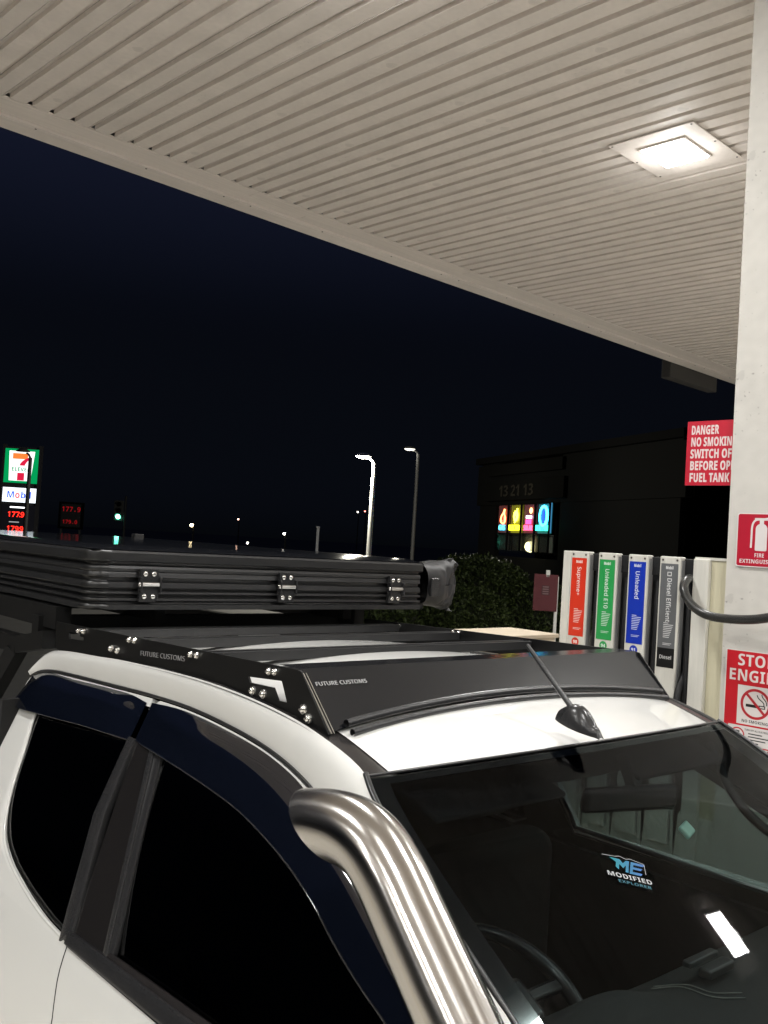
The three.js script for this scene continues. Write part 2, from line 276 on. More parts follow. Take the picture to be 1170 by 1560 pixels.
// ---------------------------------------------------------------- fuel pump row
{
  const t = thing('fuel_dispenser', 'white fuel dispenser with four coloured grade columns beside the white column', 'fuel pump', site(4.0, 0, -2.2), TC - Math.PI / 2);
  // here x runs along +v (towards the camera), z points to -u (towards the vehicle)
  const X = (v) => v + 2.2;
  const grades = [['#e03a22', 'Supreme⁺', '98', -2.69, 'Supreme+'], ['#2fa556', 'Unleaded E10', '94', -2.53], ['#1638b8', 'Unleaded', '91', -2.365], ['#6b6d6f', 'Diesel Efficient', '', -2.2]];
  for (const [col, word, oct, v, alt] of grades) {
    const x = X(v), diesel = !oct;
    const st = mesh('grade_column', rbox(0.104, 1.3, 0.052, 0.006, x, 2.215 - 0.65, -0.026), M.pumpWhite, t);
    mesh('side_panel', box(0.004, 1.27, 0.034, x + 0.0535, 1.565, -0.028), M.pumpGrey, st);
    if (v === -2.69) mesh('end_panel', rbox(0.046, 1.3, 0.07, 0.004, x - 0.0755, 2.214 - 0.65, -0.037), M.pumpWhite, st);
    for (const s of [-0.036, 0.036]) mesh('screw', new THREE.SphereGeometry(0.0055, 8, 6).scale(1, 1, 0.5).translate(x + s, 2.199, 0.001), M.screw, st);
    const H = diesel ? 0.475 : 0.386, px = 1480;
    const tex = canvasTex(128, Math.round(H * px), (c, w, h) => {
      c.fillStyle = col; c.fillRect(0, 0, w, h); c.fillStyle = '#fff'; fitText(c, 'Mobil', w * 0.5, 38, 58, 28);
      c.save(); c.translate(w * 0.40, diesel ? 96 : 64); c.rotate(Math.PI / 2); c.font = '46px sans-serif'; const s = alt ?? word, ww = c.measureText(s).width; c.scale({ Supreme: 1 }[word] ?? Math.min(1, (diesel ? 300 : 300) / ww), 1); c.fillText(s, 0, 0); c.restore();
      const y0 = diesel ? 400 : 372; c.font = '11px sans-serif'; c.fillStyle = 'rgba(255,255,255,.9)';
      for (let i = 0; i < 9; i++) c.fillRect(38, y0 + i * 12, 36 + ((i * 37) % 41), 4);
      for (let i = 0; i < 2; i++) c.fillRect(38, y0 + 138 + i * 9, 66 - i * 10, 3);
      if (diesel) { c.fillStyle = '#101112'; c.fillRect(0, h - 132, w, 132); c.fillStyle = '#fff'; c.font = '34px sans-serif'; c.textAlign = 'center'; c.fillText('Diesel', w / 2, h - 58); c.fillStyle = '#6b6d6f'; c.strokeStyle = '#fff'; c.lineWidth = 4; c.strokeRect(52, 58, 26, 24); }
    });
    mesh('grade_label', new THREE.PlaneGeometry(0.086, H).translate(x, 2.182 - H / 2, 0.0012), std([0.85, 0.85, 0.85], 0.35, 0, { map: tex }), st);
    if (oct) mesh('octane_badge', new THREE.CircleGeometry(0.021, 24).translate(x, 1.768, 0.0014), std([0.85, 0.85, 0.85], 0.35, 0, { map: canvasTex(64, 64, (c) => { c.fillStyle = col; c.fillRect(0, 0, 64, 64); c.fillStyle = '#fff'; c.font = 'bold 34px sans-serif'; c.textAlign = 'center'; c.fillText(oct, 32, 44); }) }), st);
  }
  mesh('header_bar', rbox(0.62, 0.085, 0.05, 0.005, X(-2.36), 2.166, -0.062), M.pumpDark, t);
  mesh('back_panel', box(0.66, 1.3, 0.02, X(-2.36), 1.5, -0.16), M.pumpDark, t);
  // nozzle boots and hanging hoses in the dark gaps
  [-2.61, -2.447, -2.282, -2.12].forEach((v, i) => {
    const x = X(v);
    mesh('hanging_hose', tube([[x - 0.012, 2.1, -0.07], [x + 0.012, 1.9, -0.03], [x + 0.014, 1.6, -0.02], [x, 1.1, -0.03], [x - 0.01, 0.6, -0.04]], 0.0155, 30, 8), M.pumpDark, t);
    const nz = mesh('nozzle', tube([[x + 0.004, 1.42, 0.0], [x + 0.006, 1.52, 0.03], [x, 1.6, 0.02], [x - 0.004, 1.7, -0.06]], 0.016, 14, 8), M.pumpDark, t);
    mesh('nozzle_guard', rbox(0.03, 0.14, 0.03, 0.01, x + 0.012, 1.72, -0.09), M.pumpWhite, nz);
  });
  mesh('end_cabinet', rbox(0.075, 2.2, 0.16, 0.006, X(-2.049), 1.112, -0.08), M.pumpWhite, t);
  mesh('cream_panel', rbox(0.08, 2.2, 0.12, 0.006, X(-1.973), 1.108, -0.085), M.pumpCream, t);
  mesh('cap_strip', box(0.155, 0.012, 0.13, X(-2.01), 2.214, -0.085), M.pumpWhite, t);
  mesh('lower_body', rbox(0.92, 0.95, 0.3, 0.02, X(-2.38), 0.6, -0.17), M.pumpWhite, t);
  mesh('base', rbox(1.1, 0.16, 0.5, 0.02, X(-2.38), 0.08, -0.15), M.concrete, t);
  mesh('looped_hose', tube([[X(-2.112), 2.09, -0.12], [X(-2.108), 2.118, -0.05], [X(-2.098), 2.115, 0.03], [X(-2.078), 2.075, 0.09], [X(-2.035), 2.02, 0.115], [X(-1.96), 1.978, 0.13], [X(-1.85), 1.967, 0.15], [X(-1.64), 1.995, 0.19], [X(-1.4), 2.12, 0.16], [X(-1.2), 2.4, 0.08]], 0.0195, 70, 14), M.hose, t);
}
{
  const t = thing('dispenser_cabinet', 'low beige dispenser cabinet left of the red grade column behind the roof rack', 'cabinet', site(3.995, 0, -3.093), TC);
  mesh('body', rbox(0.46, 1.72, 0.29, 0.01, -0.235, 0.93, 0.15), M.beige, t);
  mesh('top', rbox(0.5, 0.02, 0.31, 0.004, -0.245, 1.785, 0.152), M.beige, t);
  mesh('screen', box(0.004, 0.3, 0.2, -0.468, 1.5, 0.15), M.pumpDark, t);
}

// ---------------------------------------------------------------- the vehicle
// local axes: x to its left side (away from the camera), y up, z forward
const car = thing('pickup_truck', 'white dual cab pickup truck with dark tinted windows parked beside the fuel dispenser', 'pickup truck', VEH, TV);
const SX = (y) => y >= 1.225 ? -0.66 - 0.45 * (1.70 - y) : -0.87375 - 0.09 * (1 - Math.exp(-(1.225 - y) * 4)) + 0.05 * Math.max(0, 0.9 - y);
const NX = -0.9119, NY = 0.4104;
function sidePiece(pts, t0, t1, holes, seg = 0, bulge = 0) { // an outline in (z, y) raised from the right flank: from t0 to t1 metres outward
  const s = shapeOf(pts); (holes ?? []).forEach((h) => s.holes.push(new THREE.Path(h.map((p) => new THREE.Vector2(...p)))));
  const g = new THREE.ExtrudeGeometry(s, { depth: t1 - t0, bevelEnabled: seg > 0, bevelSize: seg, bevelThickness: seg, bevelSegments: 2, curveSegments: 8 });
  const p = g.attributes.position;
  for (let i = 0; i < p.count; i++) { const z = p.getX(i), y = p.getY(i), o = p.getZ(i) + t0 + bulge * (1 - ((y - 1.5) / 0.25) ** 2); p.setXYZ(i, SX(y) + NX * o, y + NY * o, z); }
  g.deleteAttribute('normal'); return toCreasedNormals(g, 0.6);
}
const seam = smooth([[-1.442, 1.712], [-1.405, 1.730], [-1.32, 1.745], [-1.161, 1.753], [-0.924, 1.761], [-0.727, 1.767], [-0.524, 1.768], [-0.347, 1.759], [-0.183, 1.743], [-0.057, 1.720], [0.038, 1.693], [0.133, 1.658], [0.236, 1.612], [0.36, 1.55], [0.52, 1.46], [0.66, 1.375], [0.8, 1.28]], 60);
const YD = [[-1.44, 1.78], [-1.376, 1.795], [-1.325, 1.801], [-1.0, 1.829], [-0.8, 1.839], [-0.425, 1.844], [-0.157, 1.828], [0.004, 1.804], [0.151, 1.762], [0.2, 1.745]];
const ydCurve = smooth(YD.map(([a, b]) => [a, b]), 120), yd = (z) => interp(ydCurve, z);
const zFront = (a) => 0.16 + 0.1 * (1 - a * a);
// windscreen: side edge half width by distance s down the glass, plane raked 30 degrees, bowed
const RK = rad(30);
const ws = (a, s, off = 0) => { const b = 1 - a * a, hw = 0.645 + 0.035 * (1 - Math.exp(-s / 0.1)) + 0.075 * s, y = 1.762 + 0.03 * b - s * Math.sin(RK), z = 0.16 + 0.1 * b + s * Math.cos(RK); return [a * hw, y + off * Math.cos(RK), z + off * Math.sin(RK)]; };
const crownTab = smooth([[0, 0.046], [0.3, 0.046], [0.55, 0.045], [0.68, 0.037], [0.76, 0.025], [0.835, 0.012], [0.92, 0.018], [1, 0.031]], 80);
{ // roof skin, ditches
  const roof = mesh('roof', grid((u, v) => { const a = u * 2 - 1, z0 = -1.44, z = lerp(z0, zFront(a), v), zz = lerp(z0, 0.16, v), w = lerp(0.575, 0.59, v); const cr = interp(crownTab, v); return [a * w, yd(zz) + cr * (1 - a * a), z]; }, 30, 70).clone(), M.paint, car);
  { const g = roof.geometry, ix = g.index.array; for (let i = 0; i < ix.length; i += 3) { const t = ix[i]; ix[i] = ix[i + 1]; ix[i + 1] = t; } g.computeVertexNormals(); }
  mesh('headliner', grid((u, v) => { const a = u * 2 - 1, z = lerp(-1.4, zFront(a) - 0.02, v); return [a * 0.56, yd(lerp(-1.4, 0.14, v)) - 0.05 - 0.02 * v, z - 0.02]; }, 12, 20), M.liner, car);
  for (const s of [-1, 1]) mesh('roof_ditch_strip', grid((u, v) => { const z = lerp(-1.44, 0.172, v), zz = z; return [s * lerp(0.574, 0.632 + 0.012 * v, s < 0 ? 1 - u : u), yd(zz) - 0.004 + 0.003 * Math.sin(u * Math.PI), z]; }, 6, 60), M.trimBlack, car);
}
{ // cant rail and windscreen pillar, one white sweep from the back of the cab down the A-pillar
  const upper = smooth([[-0.6535, 1.7165, -1.447], [-0.636, 1.762, -1.425], [-0.630, 1.795, -1.376], [-0.632, 1.829, -1.0], [-0.633, 1.839, -0.8], [-0.634, 1.844, -0.425], [-0.636, 1.828, -0.157], [-0.64, 1.804, 0.004], [-0.648, 1.762, 0.155], [-0.678, 1.712, 0.247], [-0.690, 1.662, 0.333], [-0.706, 1.582, 0.472], [-0.73, 1.502, 0.61], [-0.76, 1.36, 0.85]], 80);
  const lower = smooth(seam.map(([z, y]) => [SX(y), y, z]), 80);
  const fn = (u, v) => { const i = Math.min(79, Math.floor(v * 80)), f = v * 80 - i, A = lower[i].map((q, k) => lerp(q, lower[i + 1][k], f)), B = upper[i].map((q, k) => lerp(q, upper[i + 1][k], f)); const P = A.map((q, k) => lerp(q, B[k], u)), bl = Math.sin(u * Math.PI) * 0.013; return [P[0] - bl * 0.75, P[1] + bl, P[2]]; };
  const g = grid(fn, 14, 80); { const ix = g.index.array; for (let i = 0; i < ix.length; i += 3) { const t = ix[i]; ix[i] = ix[i + 1]; ix[i + 1] = t; } g.computeVertexNormals(); }
  mesh('cant_rail', g, M.paint, car); mesh('cant_rail', mirrorX(g), M.paint, car);
  mesh('pillar_lining', grid((u, v) => { const p = fn(u, 0.55 + 0.45 * v); return [-(p[0] + 0.035), p[1] - 0.02, p[2] - 0.02]; }, 4, 20), M.liner, car);
  // dark gap and bright door-frame edge just below the rail
  const L = seam.slice(0, 52);
  mesh('door_seal', tube(L.map(([z, y]) => [SX(y) - 0.001, y + 0.001, z]), 0.0042, 100, 8), M.rubber, car);
}
function pane(pts) { // a gently bowed sheet filling an outline in (z, y), cut on a fine mesh so that it mirrors smoothly
  const s = shapeOf(pts), P = s.getPoints(), ys = P.map((p) => p.y), y0 = Math.min(...ys), y1 = Math.max(...ys), n = 40, m = 24;
  const span = (y) => { const xs = []; for (let i = 0; i < P.length; i++) { const a = P[i], b = P[(i + 1) % P.length]; if ((a.y <= y) !== (b.y <= y)) xs.push(a.x + (b.x - a.x) * (y - a.y) / (b.y - a.y)); } return [Math.min(...xs), Math.max(...xs)]; };
  return grid((u, v) => { const y = lerp(y0 + 1e-4, y1 - 1e-4, v), [a, b] = span(y), o = -0.014 + 0.013 * (1 - ((y - 1.5) / 0.25) ** 2); return [SX(y) + NX * o, y + NY * o, lerp(a, b, u)]; }, m, n);
}
const Jpts = smooth([[-1.296, 1.66], [-1.290, 1.624], [-1.248, 1.535], [-1.205, 1.433], [-1.163, 1.372], [-1.114, 1.329], [-1.030, 1.295], [-0.940, 1.274], [-0.840, 1.257], [-0.735, 1.244], [-0.616, 1.237]], 40);
{ // rear door: white skin round the curved window
  const top = seam.filter(([z]) => z < -0.70 && z > -1.43).map(([z, y]) => [z, y - 0.006]);
  const outer = smooth([[-1.448, 1.70], [-1.468, 1.619], [-1.474, 1.5], [-1.475, 1.36], [-1.475, 1.26], [-1.465, 1.232], [-1.40, 1.2285], [-1.2, 1.2283], [-0.9, 1.2283], [-0.7, 1.2283], [-0.589, 1.2283]], 90), inner = smooth(Jpts, 90);
  const side = grid((u, v) => { const k = Math.round(v * 90), a = outer[k], b = inner[k], z = lerp(a[0], b[0], u), y = lerp(a[1], b[1], u), o = u > 0.995 ? -0.012 : 0; return [SX(y) + NX * o, y + NY * o, z]; }, 16, 90);
  { const ix = side.index.array; for (let q = 0; q < ix.length; q += 3) { const t = ix[q]; ix[q] = ix[q + 1]; ix[q + 1] = t; } side.computeVertexNormals(); }
  const rearDoor = mesh('rear_door', side, M.paint, car);
  mesh('door_frame', sidePiece([[-1.442, 1.708], ...top, [-0.699, 1.745], ...top.slice().reverse().map(([z, y]) => [z, y - 0.02]), [-1.30, 1.69], [-1.36, 1.66], [-1.458, 1.65]], -0.02, 0.0), M.paint, rearDoor);
  mesh('window_lip', tube(Jpts.map(([z, y]) => [SX(y) + NX * 0.001, y, z]), 0.0042, 60, 8), M.paint, rearDoor);
  const win = [...Jpts, [-0.61, 1.26], [-0.716, 1.66], [-0.72, 1.735], [-1.29, 1.735]];
  mesh('window_glass', pane(win), M.tint, rearDoor);
  const front = seam.filter(([z]) => z > -0.70 && z < 0.78).map(([z, y]) => [z, y - 0.006]);
  const frame = front.filter(([z]) => z < 0.17), fd = mesh('front_door', sidePiece([[-0.695, 1.735], ...frame, ...frame.slice().reverse().map(([z, y]) => [z - 0.003, y - 0.012]), [-0.688, 1.745]], -0.02, 0.0015), M.paint, car);
  const fwin = [[-0.60, 1.70], ...front.filter(([z]) => z > -0.6 && z < 0.7).map(([z, y]) => [z - 0.01, y - 0.02]), [0.7, 1.272], [-0.42, 1.258]];
  mesh('window_glass', pane(fwin), M.tint, fd);
  // weather shields: smoked acrylic, bowed away from the glass
  const visor = (topL, botL, deep) => {
    const n = 46, T = smooth(topL, n), B = smooth(botL, n);
    const f = (u, v) => { const i = Math.min(n - 1, Math.floor(v * n)), k = v * n - i, a = T[i].map((q, c) => lerp(q, T[i + 1][c], k)), b = B[i].map((q, c) => lerp(q, B[i + 1][c], k)); const z = lerp(a[0], b[0], u), y = lerp(a[1], b[1], u), end = Math.sin(Math.min(1, Math.min(v, 1 - v) * 4.5) * Math.PI / 2); const o = 0.003 + deep * Math.pow(Math.min(1, u / 0.32), 0.8) * end * (1 - 0.12 * Math.max(0, u - 0.35)); return [SX(y) + NX * o, y + NY * o, z]; };
    return merge([grid(f, 14, 70), tube(Array.from({ length: 71 }, (_, i) => f(1, i / 70)), 0.0016, 140, 6)]);
  };
  mesh('weather_shield', visor([[-1.428, 1.713], [-1.39, 1.727], [-1.33, 1.738], [-1.150, 1.743], [-0.915, 1.752], [-0.80, 1.754], [-0.716, 1.748]], [[-1.478, 1.622], [-1.40, 1.620], [-1.310, 1.624], [-1.13, 1.634], [-0.950, 1.645], [-0.717, 1.655]], 0.022), M.visor, rearDoor);
  mesh('weather_shield', visor([[-0.690, 1.752], [-0.60, 1.757], [-0.518, 1.758], [-0.342, 1.749], [-0.177, 1.733], [-0.051, 1.709], [0.041, 1.681], [0.133, 1.651], [0.236, 1.611], [0.36, 1.550], [0.52, 1.460], [0.64, 1.388]], [[-0.690, 1.662], [-0.64, 1.657], [-0.550, 1.652], [-0.399, 1.641], [-0.236, 1.626], [-0.128, 1.611], [0.051, 1.569], [0.17, 1.527], [0.237, 1.497], [0.326, 1.463], [0.42, 1.43], [0.56, 1.36]], 0.022), M.visor, fd);
  // B-pillar: rubber channels either side of two satin black panels
  mesh('window_channel', sidePiece([[-0.719, 1.66], [-0.690, 1.66], [-0.672, 1.491], [-0.584, 1.258], [-0.617, 1.234], [-0.716, 1.482]].map(([z, y]) => [z, y]), -0.008, 0.004, null, 0.004), M.plasticBlack, rearDoor);
  mesh('pillar_panel', sidePiece([[-0.688, 1.665], [-0.607, 1.665], [-0.424, 1.262], [-0.583, 1.254]], -0.008, 0.001), M.glossBlack, fd);
  mesh('window_channel', sidePiece([[-0.604, 1.66], [-0.585, 1.66], [-0.410, 1.262], [-0.425, 1.262]], -0.008, 0.004, null, 0.003), M.plasticBlack, fd);
  mesh('window_channel', sidePiece([[-0.583, 1.66], [-0.552, 1.66], [-0.398, 1.274], [-0.409, 1.262]], -0.009, 0.001, null, 0.002), M.rubber, fd);
  // belt moulding: two rolls of rubber
  mesh('belt_moulding', sidePiece([[-0.588, 1.254], [-0.42, 1.259], [-0.06, 1.266], [0.75, 1.272], [0.75, 1.242], [-0.136, 1.238], [-0.585, 1.236]], -0.004, 0.006, null, 0.005), M.rubber, fd);
  mesh('belt_moulding', sidePiece([[-0.42, 1.262], [-0.403, 1.271], [-0.020, 1.282], [0.75, 1.287], [0.75, 1.275], [-0.06, 1.268]], -0.004, 0.003, null, 0.003), M.trimBlack, fd);
  // lower door skins, with the shut line between them
  const shut = [[0.4, -0.50], [0.9, -0.525], [1.087, -0.548], [1.17, -0.578], [1.24, -0.586]];
  const skin = (za, zb) => { const g = grid((u, v) => { const y = lerp(0.45, 1.2283, v), a = za(y), b = zb(y); return [SX(y), y, lerp(a, b, u)]; }, 20, 34); return g; };
  mesh('door_skin', skin(() => -1.475, (y) => interp(shut, y) - 0.0025), M.paint, rearDoor);
  mesh('door_skin', skin((y) => interp(shut, y) + 0.0025, () => 0.48), M.paint, fd);
  mesh('shut_gap', grid((u, v) => { const y = lerp(0.45, 1.236, v); return [SX(y) + 0.012, y, interp(shut, y) - 0.02 + 0.04 * u]; }, 2, 30), M.interior, fd);
}
{ // left flank, seen from inside through the windscreen
  const top = seam.filter(([z]) => z < 0.78).map(([z, y]) => [z, y - 0.004]);
  const inner = top.filter(([z]) => z > -0.52 && z < 0.62).map(([z, y]) => [z - 0.02, y - 0.035]);
  const rearTop = top.filter(([z]) => z > -1.25 && z < -0.66).map(([z, y]) => [z, y - 0.035]);
  const holeF = [[-0.42, 1.285], [-0.54, 1.70], ...inner, [0.66, 1.30]], holeR = [...Jpts.filter(([z]) => z < -0.7), [-0.62, 1.28], [-0.68, 1.70], ...rearTop.reverse()];
  const ld = mesh('left_doors', mirrorX(sidePiece([...top, [0.78, 1.24], [-1.475, 1.24], [-1.468, 1.619], [-1.442, 1.708]], -0.03, 0, [holeF, holeR])), M.paint, car);
  const lf = mesh('left_door_lining', mirrorX(sidePiece([[-1.42, 1.70], ...top.map(([z, y]) => [z, y - 0.012]), [0.7, 1.25], [0.62, 1.0], [-1.42, 1.0]], -0.045, -0.036, [holeF, holeR])), M.interior, ld);
  mesh('window_seal', mirrorX(tube(holeF.concat([holeF[0]]).map(([z, y]) => [SX(y) + 0.03, y, z]), 0.009, 120, 6)), M.rubber, ld);
  mesh('window_glass', mirrorX(sidePiece(holeF, -0.02, -0.016)), M.sideGlass, ld);
  mesh('window_glass', mirrorX(sidePiece(holeR, -0.02, -0.016)), M.tint, ld);
  mesh('left_skin', mirrorX(grid((u, v) => { const y = lerp(0.45, 1.24, v); return [SX(y), y, lerp(-1.475, 0.48, u)]; }, 8, 24)), M.paint, ld);
}
{ // back of the cab, floor, bulkhead
  mesh('cab_back', grid((u, v) => { const y = lerp(0.5, 1.79, v), w = -SX(Math.min(y, 1.72)) - (y > 1.72 ? (y - 1.72) * 1.1 : 0) - 0.004, a = u * 2 - 1; return [a * w, y, -1.476 - 0.02 * (1 - a ** 4) + (y > 1.6 ? (y - 1.6) * 0.16 : 0)]; }, 20, 20), M.paint, car);
  mesh('cab_lining', merge([box(1.5, 0.9, 0.02, 0, 1.2, -1.42), box(1.7, 0.02, 2.6, 0, 0.5, -0.2), box(1.5, 0.75, 0.02, 0, 0.95, 1.0), box(0.02, 0.72, 2.4, -0.80, 0.87, -0.2), box(0.02, 0.72, 2.4, 0.80, 0.87, -0.2)]), M.interior, car);
}
{ // windscreen
  const S1 = 0.84;
  const screen = mesh('windscreen', grid((u, v) => ws(u * 2 - 1, 0.012 + v * S1, 0.0), 60, 60), M.glass, car);
  const band = (a0, a1, s0, s1, off = -0.0025) => grid((u, v) => ws(lerp(a0, a1, u), lerp(s0, s1, v), off), 24, 16);
  mesh('edge_band', merge([band(-0.997, -0.945, 0.012, S1), band(0.945, 0.997, 0.012, S1), band(-0.945, 0.945, 0.012, 0.03)]), M.frit, screen);
  // dyed sun strip along the top of the glass
  const dye = noiseTex(64, (u, v) => { const k = Math.pow(Math.max(0, 1 - v), 0.8); return [1 - 0.97 * k, 1 - 0.94 * k, 1 - 0.87 * k]; });
  dye.wrapT = THREE.ClampToEdgeWrapping;
  mesh('sun_strip', band(-0.945, 0.945, 0.03, 0.2, -0.004), std([1, 1, 1], 0.05, 0, { transmission: 1, thickness: 0, ior: 1.02, map: dye }), screen);
  mesh('screen_seal', tube(Array.from({ length: 25 }, (_, i) => ws(-1.006, i / 24 * S1, 0.0)), 0.006, 60, 8), M.rubber, screen);
  mesh('screen_seal', tube(Array.from({ length: 25 }, (_, i) => ws(1.006, i / 24 * S1, 0.0)), 0.006, 60, 8), M.rubber, screen);
  mesh('screen_seal', tube(Array.from({ length: 25 }, (_, i) => ws(i / 12 - 1, 0.006, 0.0)), 0.0032, 60, 8), M.rubber, screen);
  // small toll tag stuck behind the glass
  const tp = ws(0.06, 0.175, -0.02); const tag = mesh('toll_tag', rbox(0.075, 0.012, 0.032, 0.005), std([0.5, 0.78, 0.66], 0.5), screen); tag.position.set(0.165, 1.585, 0.36); tag.rotation.set(0.75, 0.25, -0.28);
}
{ // snorkel: brushed steel pipe up the A-pillar with a mitred head
  const c = new THREE.CatmullRomCurve3([[-0.885, 1.19, 1.0], [-0.88, 1.38, 0.815], [-0.877, 1.562, 0.632], [-0.875, 1.612, 0.580], [-0.874, 1.662, 0.530], [-0.873, 1.708, 0.483], [-0.872, 1.737, 0.440], [-0.871, 1.748, 0.395], [-0.87, 1.745, 0.335], [-0.87, 1.732, 0.27], [-0.87, 1.715, 0.19]].map((p) => new THREE.Vector3(...p)), false, 'centripetal');
  const R = 0.0555, N = 120, RS = 48, fr = c.computeFrenetFrames(N, false), pos = [], uv = [], ix = [];
  const cutP = new THREE.Vector3(-0.872, 1.775, 0.272), cutN = new THREE.Vector3(0.05, -0.785, -0.62).normalize();
  const up = new THREE.Vector3(1, 0.2, 0);
  for (let i = 0; i <= N; i++) { const p = c.getPointAt(i / N), t = c.getTangentAt(i / N), b = new THREE.Vector3().crossVectors(t, up).normalize(), n = new THREE.Vector3().crossVectors(b, t);
    for (let j = 0; j <= RS; j++) { const a = j / RS * 2 * Math.PI, q = p.clone().addScaledVector(n, R * Math.cos(a)).addScaledVector(b, R * Math.sin(a)); const d = q.clone().sub(cutP).dot(cutN); if (d > 0) q.addScaledVector(t, -d / t.dot(cutN)); pos.push(q.x, q.y, q.z); uv.push(j / RS, i / N * 4); } }
  for (let i = 0; i < N; i++) for (let j = 0; j < RS; j++) { const a = i * (RS + 1) + j, b = a + 1, d = a + RS + 1, e = d + 1; ix.push(a, d, b, b, d, e); }
  const g = new THREE.BufferGeometry(); g.setAttribute('position', new THREE.Float32BufferAttribute(pos, 3)); g.setAttribute('uv', new THREE.Float32BufferAttribute(uv, 2)); g.setIndex(ix); g.computeVertexNormals();
  const sn = mesh('snorkel', g, M.steel, car);
  mesh('pillar_bracket', rbox(0.10, 0.03, 0.02, 0.005, -0.80, 1.42, 0.74), M.trimBlack, sn);
}
{ // antenna
  const b = mesh('antenna_base', grid((u, v) => { const a = u * Math.PI, z = lerp(-0.055, 0.062, v), w = 0.026 * Math.pow(Math.sin(Math.min(1, v * 1.02 + 0.06) * Math.PI * 0.92 + 0.12), 0.6) + 0.001, h = 0.004 + 0.046 * Math.pow(Math.max(0, Math.sin(Math.min(1, v + 0.18) * Math.PI * 0.86)), 1.2) * Math.min(1, (1 - v) * 9); return [-Math.cos(a) * w, Math.sin(a) * h, z]; }, 16, 24), M.plasticBlack, car);
  b.position.set(-0.128, 1.822, 0.258); b.rotation.x = 0.2;
  mesh('antenna_mast', bar([-0.128, 1.856, 0.247], [-0.130, 1.984, 0.105], 0.008, 0.008).clone(), M.rubber, car).geometry.dispose?.();
  car.children[car.children.length - 1].geometry = (() => { const A = new THREE.Vector3(-0.128, 1.85, 0.252), B = new THREE.Vector3(-0.130, 1.984, 0.105), g = cyl(0.005, 0.0068, A.distanceTo(B), 12); g.applyQuaternion(new THREE.Quaternion().setFromUnitVectors(new THREE.Vector3(0, 1, 0), B.clone().sub(A).normalize())); return g.translate((A.x + B.x) / 2, (A.y + B.y) / 2, (A.z + B.z) / 2); })();
}
